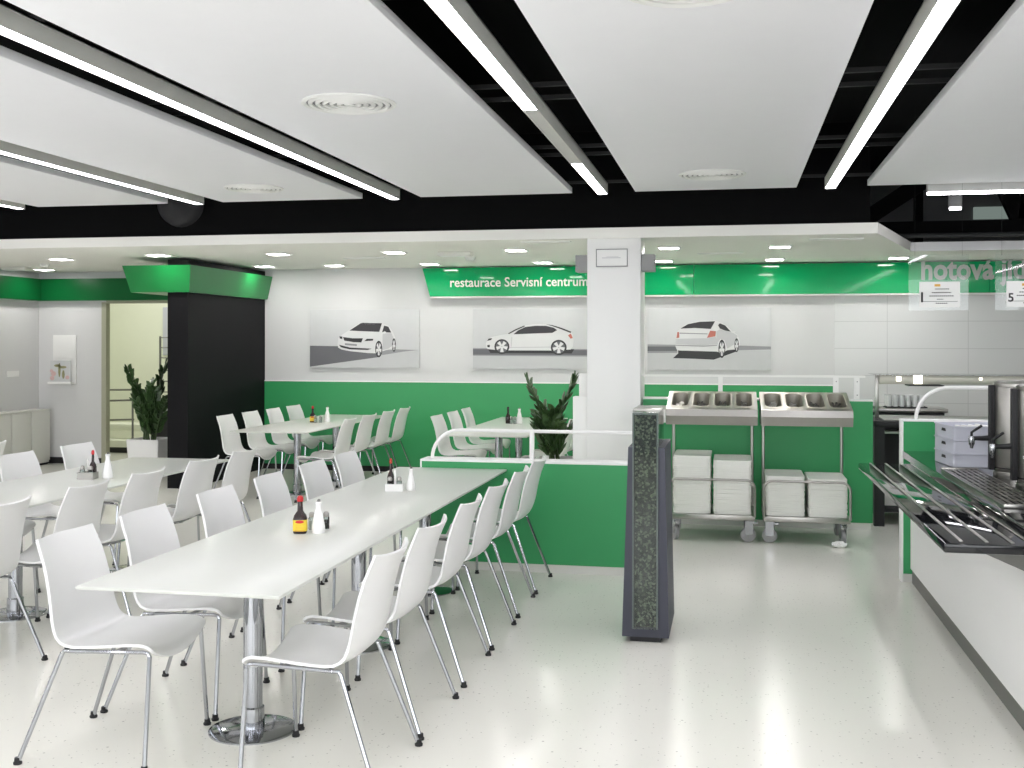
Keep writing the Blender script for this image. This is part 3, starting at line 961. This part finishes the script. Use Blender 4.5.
# ------------------------------------------------------------------ chairs (facing local +x)
def shell_mb():
    prof = [(.272, .446), (.268, .458), (.256, .466), (.235, .472), (.19, .472), (.13, .468), (.06, .461), (0, .455), (-.05, .452), (-.085, .456), (-.112, .468),
            (-.131, .488), (-.143, .515), (-.152, .55), (-.160, .60), (-.170, .655), (-.183, .712), (-.199, .768), (-.218, .815), (-.238, .856)]
    L = [0]
    for a, b in zip(prof, prof[1:]):
        L.append(L[-1] + math.hypot(b[0] - a[0], b[1] - a[1]))
    T = L[-1]
    nt = 12
    vs, fs = [], []
    for i, (x, z) in enumerate(prof):
        s = L[i] / T
        # half width along the shell
        if s < .45:
            hw = .236 + .012 * math.sin(PI * s / .45)
        else:
            q = (s - .45) / .55
            hw = .240 - .034 * q ** 1.3
        if i == 0:
            hw -= .010
        if i == len(prof) - 1:
            hw -= .004
        back = min(max((s - .40) / .25, 0), 1)
        front = min(max((.30 - s) / .30, 0), 1)
        for k in range(nt + 1):
            tt = -1 + 2 * k / nt
            c = tt * tt
            xx = x - .045 * back * (1 - c)
            zz = z - .014 * (1 - back) * (1 - c) - .045 * front ** 1.5 * (1 - c)
            zz += .010 * (c ** 2) * (1 if i == len(prof) - 1 else 0)
            vs.append((xx, tt * hw, zz))
    for i in range(len(prof) - 1):
        for k in range(nt):
            a = i * (nt + 1) + k
            fs.append((a, a + 1, a + nt + 2, a + nt + 1))
    bm = bmesh.new()
    bv = [bm.verts.new(v) for v in vs]
    for f in fs:
        bm.faces.new([bv[i] for i in f])
    bmesh.ops.recalc_face_normals(bm, faces=bm.faces)
    bmesh.ops.solidify(bm, geom=list(bm.faces), thickness=.011)
    mb = MB()
    mb.bm(bm)
    return mb


def make_chair():
    r = thing('shell_chair', 'white shell chair', 'chair')
    obj('seat_shell', shell_mb(), M['chair'], r, angle=60)
    fr = MB()
    for sy in (-1, 1):
        y = sy * .222
        fr.tube([(.262, y, .43), (.255, y, .444), (.235, y, .447), (-.07, y, .437), (-.10, y, .437), (-.108, y, .425)], .0085, 8)
    fr.tube([(.12, -.222, .442), (.10, 0, .428), (.12, .222, .442)], .0085, 8)
    fr.tube([(-.05, -.222, .437), (-.06, 0, .425), (-.05, .222, .437)], .0085, 8)
    obj('seat_frame', fr, M['chrome'], r)
    for sx, sy in ((1, -1), (1, 1), (-1, -1), (-1, 1)):
        if sx > 0:
            a, b = (.262, sy * .222, .432), (.268, sy * .272, .016)
        else:
            a, b = (-.108, sy * .222, .428), (-.262, sy * .272, .016)
        kn = tuple(a[i] + (b[i] - a[i]) * .06 for i in range(3))
        lg = obj('leg', MB().tube([a, kn, b], .0095, 8), M['chrome'], r)
        d = Vector(b) - Vector(a)
        d.normalize()
        e = Vector(b)
        obj('rubber_foot', MB().lathe([(.012, .026), (.013, .012), (.017, .008), (.016, 0.0)], b[0] + d.x * .012, b[1] + d.y * .012, 12), M['rubber'], lg)
    return r


chair0 = make_chair()
used = []


def chair(x, y, rz, label, group):
    if not used:
        o = chair0
        o['label'] = label
        o['group'] = group
    else:
        o = dup(chair0, None, label, group)
    used.append(o)
    o.location = (x, y, 0)
    o.rotation_euler = (0, 0, rz)


def chair_row(ys, x, face, where, group, names, jit=.0):
    for y, n in zip(ys, names):
        chair(x + random.uniform(-.004, .004), y, (0 if face > 0 else PI) + random.uniform(-.03, .03),
              'white chair %s, %s' % (where, n), group)


six = ['nearest the camera', 'second from the camera', 'third from the camera', 'fourth from the camera', 'fifth from the camera', 'last before the partition']
chair_row([4.08, 4.70, 5.41, 6.07, 6.77, 7.42], -1.525, -1, 'on the aisle side of the front table', 'chairs on the aisle side of the front table', six)
chair_row([4.13, 4.74, 5.47, 6.15, 6.85, 7.48], -2.482, 1, 'across the front table facing the aisle', 'chairs on the far side of the front table',
          six[:5] + ['last toward the back'])
chair_row([4.86, 5.58, 6.22, 6.96, 7.6], -3.76, -1, 'at the left table, back to the camera', 'chairs on the near side of the left table',
          ['cut by the photo edge', 'second from the camera', 'third from the camera', 'fourth from the camera', 'last before the black wall'])
chair_row([5.5, 6.25, 6.98, 7.72], -4.76, 1, 'on the left table far side', 'chairs on the far side of the left table',
          ['almost hidden, nearest the camera', 'seat showing beneath the tabletop', 'left of the condiment caddy', 'in front of the doorway wall'] )
chair(-5.97, 7.70, PI, 'white chair whose back edge just shows at the photo edge before the low cabinets', 'chair of the table beyond the left edge')
four = ['first toward the camera', 'second from the camera', 'third from the camera', 'last by the green wall']
chair_row([11.18, 11.82, 12.46, 13.09], -5.20, 1, 'on the black-wall side of the rear table', 'chairs on the black wall side of the rear table', four)
chair_row([11.02, 11.68, 12.36, 13.0], -4.17, -1, 'on the open side of the rear table', 'chairs on the open side of the rear table', four)
three = ['closest to the curved rail', 'in the middle of its row', 'closest to the back wall']
chair_row([11.62, 12.32, 13.0], -2.93, 1, 'left of the table behind the partition', 'chairs left of the table behind the partition', three)
chair_row([11.55, 12.25, 12.95], -1.88, -1, 'behind the plant beyond the partition', 'chairs hidden behind the plant', three)


# ------------------------------------------------------------------ table condiments
def bottle_sauce(loc, label, cap='red', full=True, rz=.25, k=1.0, kh=1.0, group='dark sauce bottles'):
    r = thing('sauce_bottle', label, 'bottle', loc, rz, group)
    w_ = .064 * k
    rings = [rrect(w_ * .92, w_ * .92, .016 * k, 0), rrect(w_, w_, .019 * k, .006 * kh), rrect(w_, w_, .019 * k, .068 * kh), rrect(w_ * .86, w_ * .86, .02 * k, .084 * kh),
             rrect(w_ * .42, w_ * .42, .0125 * k, .104 * kh), rrect(.023 * k, .023 * k, .0112 * k, .150 * kh)]
    obj('glass_body', MB().loops(rings), M['sauce'], r, angle=50)
    obj('cap', MB().lathe([(.0135 * k, .147 * kh), (.015 * k, .151 * kh), (.015 * k, .163 * kh), (.0105 * k, .172 * kh), (0, .175 * kh)], n=16), M[cap], r)
    if full:
        lb = MB()
        lb.loops([rrect(w_ + .0015, w_ + .0015, .0195 * k, .012 * kh), rrect(w_ + .0015, w_ + .0015, .0195 * k, .064 * kh)], cap0=False, cap1=False)
        obj('label_band', lb, M['yellow'], r)
        em = MB()
        y0 = -w_ / 2 - .0016
        em.prism(ell(0, .056 * kh, .020 * k, .007 * k, 18), 'y', y0, y0 + .001)
        em.box(-.024 * k, .024 * k, y0, y0 + .001, .014 * kh, .016 * kh)
        obj('emblem', em, M['red'], r)
        ln = MB()
        for q in range(3):
            ln.box(-.018 * k, (.016 - .004 * q) * k, y0, y0 + .001, (.024 + .007 * q) * kh, (.0255 + .007 * q) * kh)
        obj('label_print', ln, M['orange'], r)
    return r


def bottle_white(loc, label, k=1.0, group='white table bottles'):
    r = thing('vinegar_bottle', label, 'bottle', loc, 0, group)
    obj('body', MB().lathe([(.030 * k, 0), (.032 * k, .004 * k), (.031 * k, .03 * k), (.020 * k, .09 * k), (.0125 * k, .115 * k), (.0125 * k, .13 * k), (.0155 * k, .14 * k), (.0125 * k, .146 * k), (0, .146 * k)], n=24), M['dish'], r)
    obj('spout', MB().lathe([(.008 * k, .145 * k), (.008 * k, .154 * k), (.004 * k, .158 * k), (0, .158 * k)], .002, 0, 12), M['darksteel'], r)


def shaker(loc, fill, label, group='glass salt and pepper shakers'):
    r = thing('salt_shaker' if fill == 'salt' else 'pepper_shaker', label, 'shaker', loc, 0, group)
    obj('jar', MB().lathe([(.014, 0), (.016, .002), (.016, .055), (.013, .062), (.0115, .062)], n=18), M['shaker'], r)
    obj('filling', MB().lathe([(.0, .003), (.0138, .003), (.0138, .043), (0, .045)], n=16), M[fill], r)
    obj('cap', MB().lathe([(.0140, .06), (.0148, .062), (.0145, .076), (.009, .084), (0, .086)], n=18), M['steel'], r)


def caddy(loc, rz, label, m):
    r = thing('condiment_caddy', label, 'caddy', loc, rz, 'condiment caddies')
    w_, d_, h_ = .11, .085, .045
    obj('tray', MB().box(-w_ / 2, w_ / 2, -d_ / 2, d_ / 2, 0, .003).box(-w_ / 2, w_ / 2, -d_ / 2, -d_ / 2 + .003, .003, h_)
        .box(-w_ / 2, w_ / 2, d_ / 2 - .003, d_ / 2, .003, h_).box(-w_ / 2, -w_ / 2 + .003, -d_ / 2 + .003, d_ / 2 - .003, .003, h_)
        .box(w_ / 2 - .003, w_ / 2, -d_ / 2 + .003, d_ / 2 - .003, .003, h_), m, r)
    obj('handle', MB().box(-.006, .006, -.002, .002, .003, .13, .001), m, r)
    return r


TZ = .7402
bottle_sauce((-2.03, 4.98, TZ), 'sauce bottle with red cap and yellow label on the front table', rz=.3, k=1.03, kh=1.03)
bottle_white((-1.945, 5.0, TZ), 'white vinegar bottle beside the yellow-labelled sauce bottle', 1.03)
shaker((-2.015, 5.09, TZ), 'salt', 'glass salt shaker half hidden between sauce bottle and white bottle')
shaker((-1.952, 5.12, TZ), 'pepper', 'glass pepper shaker showing right behind the front white bottle')
caddy((-2.04, 6.53, TZ), .12, 'white condiment caddy at the far end of the front table', M['white'])
bottle_sauce((-2.071, 6.541, TZ + .0035), 'dark sauce bottle with orange-red cap in the white caddy', 'redbrown', False, .12, .66, 1.12)
shaker((-2.011, 6.523, TZ + .0035), 'salt', 'glass salt shaker at the right in the white caddy')
shaker((-2.066, 6.505, TZ + .0035), 'pepper', 'glass pepper shaker in front of the bottle in the white caddy')
bottle_white((-1.948, 6.565, TZ), 'white bottle standing right of the white caddy', .93)
caddy((-4.235, 6.68, TZ), .1, 'grey metal condiment caddy on the left table', M['steel'])
bottle_sauce((-4.2085, 6.699, TZ + .0035), 'dark sauce bottle with red cap in the metal caddy', 'red', False, .1, .66, 1.08)
shaker((-4.20, 6.6585, TZ + .0035), 'salt', 'glass salt shaker at the front of the metal caddy')
shaker((-4.265, 6.665, TZ + .0035), 'salt', 'glass shaker at the left of the metal caddy')
bottle_white((-4.13, 6.75, TZ), 'white bottle standing right of the metal caddy', 1.1)
bottle_sauce((-4.74, 12.0, TZ), 'dark sauce bottle on the rear left table', 'red', True, .2, .95, 1.08)
shaker((-4.69, 11.95, TZ), 'salt', 'salt shaker right of the sauce bottle on the rear left table')
shaker((-4.64, 11.99, TZ), 'salt', 'salt shaker next to the white bottle on the rear left table')
bottle_white((-4.60, 12.1, TZ), 'slim white bottle on the rear left table', 1.15)
bottle_sauce((-2.50, 12.3, TZ), 'dark bottle on the table behind the partition', 'ink', False, .2, .9, 1.1)
shaker((-2.455, 12.25, TZ), 'salt', 'salt shaker next to the dark bottle behind the partition')
shaker((-2.41, 12.25, TZ), 'salt', 'salt shaker next to the white bottle behind the partition')
bottle_white((-2.375, 12.33, TZ), 'slim white bottle on the table behind the partition', 1.15)

# ------------------------------------------------------------------ moss screen
ms = thing('moss_screen', 'narrow dark stand holding a glass panel filled with moss', 'screen', (-.466, 6.1, 0))
obj('plinth', MB().box(-.085, .085, .02, .56, 0, .03), M['rubber'], ms)
def slab(xt0, xt1, xb0, xb1, ya, yb, za, zb):
    return MB().loops([[(xb0, ya, za), (xb1, ya, za), (xb1, yb, za), (xb0, yb, za)], [(xt0, ya, zb), (xt1, ya, zb), (xt1, yb, zb), (xt0, yb, zb)]])
obj('side_slab', slab(-.095, -.072, -.128, -.072, 0, .58, .03, 1.078), M['slate'], ms)
obj('side_slab', slab(.072, .107, .072, .130, 0, .58, .03, 1.078), M['slate'], ms)
obj('back_slab', MB().box(-.072, .072, .5, .58, .03, 1.075), M['slate'], ms)
obj('foot_slab', MB().box(-.072, .072, 0, .5, .03, .075), M['slate'], ms)
mo = MB()
nx, nz = 12, 96
vs, fs = [], []
for i in range(nz + 1):
    z = .085 + (1.255 - .085) * i / nz
    for k in range(nx + 1):
        x = -.058 + .116 * k / nx
        e = (0 < k < nx and 0 < i < nz)
        vs.append((x, .008 - (random.uniform(0, .008) if e else 0), z))
for i in range(nz):
    for k in range(nx):
        a = i * (nx + 1) + k
        fs.append((a, a + 1, a + nx + 2, a + nx + 1))
mo.add(vs, fs)
mo.box(-.058, .058, .008, .05, .085, 1.255)
obj('moss', mo, M['moss'], ms)['kind'] = 'stuff'
obj('glass_panel', MB().box(-.069, .069, -.016, -.008, .078, 1.268), M['tintglass'], ms)
obj('glass_frame', MB().box(-.071, -.062, -.014, .055, .078, 1.268).box(.062, .071, -.014, .055, .078, 1.268).box(-.062, .062, -.014, .055, 1.26, 1.268), mat('pale_glass_edge', (118, 128, 124), .2), ms)
obj('glass_panel', MB().box(.064, .07, .055, .5, 1.076, 1.268), M['tintglass'], ms)


# ------------------------------------------------------------------ tray and cutlery trolleys
def trolley(x0, x1, label, shelf_left=False):
    W = x1 - x0
    r = thing('cutlery_trolley', label, 'trolley', (x0, 9.3, 0), 0, 'steel tray and cutlery trolleys')
    fl = (.002, 1.105)            # front edge (y, z)
    bk = (.56, 1.232)
    tilt = math.atan2(bk[1] - fl[1], bk[0] - fl[0])
    T = math.hypot(bk[0] - fl[0], bk[1] - fl[1])
    mtx = Matrix.Translation((0, fl[0], fl[1])) @ Matrix.Rotation(tilt, 4, 'X')
    # top frame with four openings
    pw, mg = .140, .03
    gap = (W - 4 * pw) / 5
    ys = (.055, T - .03)
    fm = MB().box(0, W, 0, ys[0], -.004, 0).box(0, W, ys[1], T, -.004, 0)
    xs = []
    for k in range(5):
        a = k * (pw + gap)
        fm.box(a, a + gap, ys[0], ys[1], -.004, 0)
        if k < 4:
            xs.append(a + gap + pw / 2)
    obj('top_frame', fm.xf(mtx), M['steel'], r)
    for x in xs:
        d = ys[1] - ys[0]
        cy = (ys[0] + ys[1]) / 2
        pm = MB().loops([rrect(pw + .018, d + .02, .008, .003, 6, x, cy), rrect(pw - .006, d - .06, .058, .005, 6, x, cy), rrect(pw - .010, d - .064, .056, -.01, 6, x, cy),
                         rrect(pw - .03, d - .09, .05, -.13, 6, x, cy)], cap0=False)
        obj('pan', pm.xf(mtx), M['pan'], r, fix=False)
    # body under the pans
    bd = MB()
    prof = [(fl[0], fl[1]), (-.012, 1.05), (.02, .975), (.30, .975), (bk[0], 1.06), bk]
    n = len(prof)
    for k in range(n - 1):
        bd.add([(0, prof[k][0], prof[k][1]), (W, prof[k][0], prof[k][1]), (W, prof[k + 1][0], prof[k + 1][1]), (0, prof[k + 1][0], prof[k + 1][1])], [(0, 1, 2, 3)])
    bd.add([(0, a, b) for a, b in prof], [tuple(range(n))])
    bd.add([(W, a, b) for a, b in prof], [tuple(range(n))])
    obj('body', bd, M['steel'], r)
    if shelf_left:
        obj('side_shelf', MB().box(-.28, -.002, .02, .60, 1.075, 1.10, .003).box(-.16, -.002, .0, .02, .99, 1.09), M['steel'], r)
    xa, xb = .035, W - .035
    for x in (xa, xb):
        obj('upright', MB().tube([(x, .60, .2), (x, .60, 1.04), (x, .56, 1.06)], .014, 10), M['steel'], r)
    obj('shelf', MB().box(.02, W - .02, -.01, .62, .188, .232, .004), M['steel'], r)
    z0, z1, R = .22, .525, .07
    hp_ = [(xa - .012, -.022, z0)] + [(xa - .012 + R - R * math.cos(a), -.022, z1 - R + R * math.sin(a)) for a in [PI / 2 * k / 6 for k in range(7)]]
    hp_ += [(xb + .012 - R + R * math.sin(a), -.022, z1 - R + R * math.cos(a)) for a in [PI / 2 * k / 6 for k in range(7)]] + [(xb + .012, -.022, z0)]
    obj('hoop_rail', MB().tube(hp_, .011, 10), M['steel'], r)
    for (x, y, turn) in ((.075, .08, 1.35 if not shelf_left else .4), (W - .075, .08, 1.75 if shelf_left else .15), (.075, .56, .2), (W - .075, .56, .1)):
        tm = Matrix.Translation((x, y, 0)) @ Matrix.Rotation(turn, 4, 'Z') @ Matrix.Translation((-x, -y, 0))
        c = obj('caster', MB().box(x - .03, x + .03, y - .03, y + .03, .178, .19).box(x - .024, x - .019, y - .035, y + .03, .06, .18).box(x + .019, x + .024, y - .035, y + .03, .06, .18)
                .box(x - .018, x + .018, y - .075, y - .03, .155, .172).xf(tm), M['chrome'], r)
        wm = MB().lathe([(.055, -.017), (.062, -.012), (.062, .012), (.055, .017)], n=24).xf(Matrix.Translation((x, y, .0625)) @ Matrix.Rotation(PI / 2, 4, 'Y'))
        obj('wheel', wm.xf(tm), mat('grey_caster_tyre', (150, 150, 150), .5), c)
    # cutlery lying in the pans
    nm = ['first', 'second', 'third', 'fourth']
    for i, x in enumerate(xs):
        cm = MB()
        rnd = random.Random(i * 7 + int(x0 * 100))
        for q in range(26):
            a = rnd.uniform(-.2, .2)
            ln = rnd.uniform(.15, .2)
            cx_, cy_ = x + rnd.uniform(-.026, .026), .29 + rnd.uniform(-.06, .06)
            m2 = Matrix.Translation((cx_, cy_, -.088 + q * .0016)) @ Matrix.Rotation(a, 4, 'Z')
            b2 = MB().loops([[(-.006, -ln / 2, 0), (.006, -ln / 2, 0), (.006, -ln / 2, .003), (-.006, -ln / 2, .003)], [(-.003, ln * .1, 0), (.003, ln * .1, 0), (.003, ln * .1, .003), (-.003, ln * .1, .003)],
                             [(-.011, ln * .32, 0), (.011, ln * .32, 0), (.011, ln * .32, .004), (-.011, ln * .32, .004)], [(-.004, ln * .5, .002), (.004, ln * .5, .002), (.004, ln * .5, .005), (-.004, ln * .5, .005)]])
            b2.xf(m2)
            cm.add(b2.v, b2.f)
        cm.xf(Matrix.Translation((x0, 9.3, 0)) @ mtx)
        o = obj('cutlery', cm, M['steel'] if (i == 0 and shelf_left) else M['cutlery'])
        tag(o, 'loose steel cutlery in the %s pan from the left of the %s trolley' % (nm[i], 'left' if shelf_left else 'right'), 'cutlery', None, 'stuff')
    return r


trolley(-.54, .212, 'left steel trolley with four cutlery pans and tray stacks, half behind the moss screen', True)
trolley(.238, .97, 'right steel trolley with four cutlery pans and two level tray stacks')


def tray_mb():
    w_, d_ = .31, .53
    return MB().loops([rrect(w_ - .05, d_ - .05, .03, .0008), rrect(w_ - .03, d_ - .03, .03, 0), rrect(w_ - .006, d_ - .006, .03, .0005), rrect(w_, d_, .035, .003), rrect(w_, d_, .035, .0168),
                       rrect(w_ - .02, d_ - .02, .04, .0165), rrect(w_ - .055, d_ - .055, .03, .004)], cap0=True, cap1=True)


tray0 = None
for (x, ztop, l) in ((-.325, .715, 'taller left stack on the left trolley'), (.006, .683, 'right stack on the left trolley'),
                     (.437, .56, 'left stack on the right trolley'), (.775, .552, 'right stack on the right trolley')):
    n = int(round((ztop - .234) / .0172))
    rnd = random.Random(int(x * 1000))
    for k in range(n):
        lab = ('topmost pale tray of the ' if k == n - 1 else 'pale tray below the top of the ') + l
        if tray0 is None:
            o = tray0 = tag(obj('serving_tray', tray_mb(), M['tray']), lab, 'tray')
        else:
            o = dup(tray0, None, lab)
        o['group'] = 'trays of the ' + l
        o.location = (x + rnd.uniform(-.003, .003), 9.592 + rnd.uniform(-.004, .004), .2325 + k * .0172)
# tissue on the floor
bm = bmesh.new()
bmesh.ops.create_icosphere(bm, subdivisions=3, radius=1)
for v in bm.verts:
    v.co = Vector((v.co.x * .06, v.co.y * .05, .026 + v.co.z * .025)) + Vector((random.uniform(-.008, .008), random.uniform(-.008, .008), random.uniform(-.006, .006)))
    v.co.z = max(v.co.z, .001)
t = MB()
t.bm(bm)
tag(obj('crumpled_tissue', t, M['paper'], loc=(.86, 9.27, 0), angle=20), 'crumpled white tissue on the floor under the right trolley wheel', 'tissue')

# ------------------------------------------------------------------ drinks counter on the right
ct = thing('drinks_counter', 'white drinks counter with black stone top along the right edge', 'counter', (0, 0, 0))
obj('front_panel', MB().box(1.215, 1.24, 1.2, 8.0, .10, .86), M['white'], ct)
obj('carcass', MB().box(1.24, 2.0, 1.2, 8.0, .10, .86), M['white'], ct)
obj('plinth', MB().box(1.226, 1.95, 1.2, 8.0, 0, .10), M['darksteel'], ct)
obj('worktop', MB().box(1.163, 2.05, 1.2, 8.0, .862, .912, .004), M['granite'], ct)
tr_ = thing('tray_rail', 'glossy black tray slide with three steel runners in front of the counter', 'tray slide', (0, 0, 0))
obj('slide', MB().box(.815, 1.143, 4.54, 7.5, .836, .874, .006), M['granite'], tr_)
for x in (.885, .98, 1.075):
    obj('runner', MB().box(x - .007, x + .007, 4.58, 7.47, .874, .879, .0015), M['steel'], tr_)
for y in (4.9, 6.0, 7.1):
    obj('bracket', MB().prism([(.90, .836), (1.214, .836), (1.214, .70)], 'y', y - .012, y + .012), M['darksteel'], tr_)
dt = thing('drip_tray', 'steel drip tray with grille set on the black counter top', 'drip tray', (0, 0, .912))
obj('pan', MB().box(1.21, 1.395, 5.3, 6.78, 0, .003), M['rubber'], dt)
obj('rim', MB().box(1.20, 1.405, 6.78, 6.80, 0, .02, .003).box(1.20, 1.405, 5.28, 5.30, 0, .02, .003).box(1.20, 1.212, 5.3, 6.78, 0, .014).box(1.393, 1.405, 5.3, 6.78, 0, .014), M['steel'], dt)
gr = MB()
for k in range(6):
    x = 1.218 + k * .03
    gr.box(x, x + .014, 5.31, 6.77, .009, .013)
for k in range(10):
    y = 5.36 + k * .152
    gr.box(1.214, 1.392, y, y + .018, .0065, .0095)
obj('grille', gr, M['steel'], dt)


def urn(y, label):
    r = thing('drinks_urn', label, 'urn', (1.575, y, .912), 0, 'steel drinks urns on the counter')
    obj('body', MB().lathe([(.135, .035), (.138, .04), (.138, .50), (.134, .506)], n=40), M['steel'], r)
    obj('base_ring', MB().lathe([(.140, 0), (.140, .03), (.135, .036)], n=40), M['steel'], r, label='steel foot ring')
    obj('seal', MB().lathe([(.1395, .052), (.1395, .058)], n=40), M['rubber'], r)
    obj('lid', MB().lathe([(.14, .505), (.14, .522), (.12, .535), (.03, .54), (.0, .54)], n=40), M['steel'], r)
    obj('gauge_strip', MB().box(-.166, -.130, -.019, .019, .04, .512, .004), M['rubber'], r)
    a = obj('tap_arm', MB().tube([(-.16, 0, .215), (-.20, 0, .212), (-.245, 0, .212)], .016, 10, 0, .012), M['rubber'], r)
    obj('tap_body', MB().lathe([(.0, .155), (.008, .155), (.010, .17), (.016, .18), (.018, .215), (.014, .225), (0, .226)], -.255, 0, 16), M['chrome'], a)
    obj('tap_lever', MB().tube([(-.255, 0, .225), (-.255, 0, .245), (-.235, -.01, .262), (-.205, -.02, .285)], .0075, 8), M['rubber'], a)


urn(6.55, 'tall steel drinks urn with black tap, farther of the two on the counter')
urn(6.05, 'tall steel drinks urn with black tap, nearer one at the right photo edge')
for k in range(3):
    r = thing('plastic_crate', 'pale blue-grey plastic crate on the counter, ' + ['bottom of the stack', 'middle of the stack', 'top of the stack'][k], 'crate', (1.315, 7.0, .9125 + k * .082), .11, 'stacked plastic crates')
    c = MB().loops([rrect(.42, .385, .012, 0, 3, .2, .185), rrect(.42, .385, .014, .072, 3, .2, .185), rrect(.43, .395, .014, .074, 3, .2, .185), rrect(.43, .395, .014, .081, 3, .2, .185),
                    rrect(.41, .375, .012, .081, 3, .2, .185), rrect(.39, .36, .012, .012, 3, .2, .185)])
    obj('box', c, M['bluecrate'], r)
    h = obj('handle_slot', MB().prism([(.14, .040), (.23, .040), (.22, .058), (.15, .058)], 'x', -.0105, -.004), M['rubber'], r)
    if k == 2:
        o = MB()
        rnd = random.Random(4)
        for q in range(8):
            x = .06 + q * .04
            o.box(x, x + .02, .04 + rnd.uniform(0, .02), .2, .03, .076 + rnd.uniform(0, .008))
        tag(obj('packet', o.xf(Matrix.Translation((1.315, 7.0, .9125 + k * .082)) @ Matrix.Rotation(.11, 4, 'Z')), M['paper']), 'white packets sticking up in the top crate', 'packets', None, 'stuff')
r = thing('white_dispenser', 'pale box dispenser cut off at the right photo edge on the counter', 'dispenser', (1.255, 4.9, .9125))
obj('body', MB().box(0, .3, 0, .26, 0, .235, .01), M['bluecrate'], r)
obj('lid', MB().box(-.004, .304, -.004, .264, .235, .25, .004), M['white'], r)
obj('slot', MB().box(-.002, .001, .06, .2, .08, .1), M['rubber'], r)

# ------------------------------------------------------------------ serving counter behind
sc = thing('serving_counter', 'black serving counter with steel top in the kitchen behind', 'counter', (1.27, 10.42, 0))
obj('top', MB().box(0, 3.9, 0, .85, .90, .955, .004), M['rubber'], sc)
obj('insert', MB().box(.10, 3.7, .10, .80, .955, .962), M['steel'], sc)
obj('post', MB().box(.0, .09, 0, .09, 0, .90), M['rubber'], sc)
obj('side', MB().box(0, .04, .09, .85, .1, .90), M['rubber'], sc)
obj('recess', MB().box(.09, 3.85, .45, .85, .32, .90), M['rubber'], sc)
obj('shelf', MB().box(.09, 3.85, .06, .85, .12, .15), M['rubber'], sc)
obj('ledge', MB().box(.09, 3.85, .02, .2, .84, .86), M['steel'], sc)
obj('kickboard', MB().box(.09, 3.85, .3, .33, .15, .31), M['offwhite'], sc)
sn = thing('sneeze_guard', 'steel framed sneeze guard over the black serving counter', 'sneeze guard', (1.30, 10.62, .962))
obj('upright', MB().box(0, .035, 0, .035, .0005, .40, .003), M['steel'], sn)
obj('upright', MB().box(3.3, 3.335, 0, .035, .0005, .40, .003), M['steel'], sn)
obj('top_rail', MB().box(.036, 3.3, -.02, .06, .322, .404, .002), M['pan'], sn)
obj('top_glass', MB().box(-.02, 3.35, -.15, .35, .406, .412), M['glass'], sn)
obj('lamp', MB().box(.185, .225, -.028, -.02, .35, .39), M['lampwarm'], sn)
obj('lamp', MB().box(.335, .41, -.028, -.02, .326, .402), M['lampwarm'], sn)
obj('lamp', MB().box(.90, .925, -.028, -.02, .365, .385), M['lampwarm'], sn)
obj('underplate', MB().box(.29, .60, -.03, .2, .305, .314), M['rubber'], sn)
bs = thing('back_shelf', 'steel kitchen shelf with glasses behind the sneeze guard', 'shelf', (1.25, 11.5, 0))
obj('top', MB().box(0, .85, 0, .55, .97, 1.01, .004), M['steel'], bs)
obj('body', MB().box(.03, .82, .03, .52, 0, .97), M['darkgrey'], bs)
r = thing('glass_tray', 'dark tray holding glasses on the steel kitchen shelf', 'tray', (1.72, 11.72, 1.0105))
obj('base', MB().box(-.2, .2, -.14, .14, 0, .012, .004), M['rubber'], r)
gl0 = None
for i in range(3):
    for q in range(6):
        lab = 'clear drinking glass in the %s row on the dark tray' % ['front', 'middle', 'back'][i]
        if gl0 is None:
            gl0 = tag(obj('drinking_glass', MB().lathe([(.0, .0), (.022, 0), (.027, .115), (.025, .115), (.02, .006), (0, .006)], n=14), M['tumbler']), lab, 'glass')
            o = gl0
        else:
            o = dup(gl0, None, lab)
        o['group'] = 'glasses in the %s row' % ['front', 'middle', 'back'][i]
        o.location = (1.56 + q * .062, 11.63 + i * .085, 1.023)
r = thing('plate', 'white plate beside the glasses on the kitchen shelf', 'plate', (1.40, 11.65, 1.0105))
obj('dish', MB().lathe([(.05, 0), (.055, .004), (.10, .014), (.12, .02), (.118, .023), (.06, .01), (0, .009)], n=28), M['dish'], r)
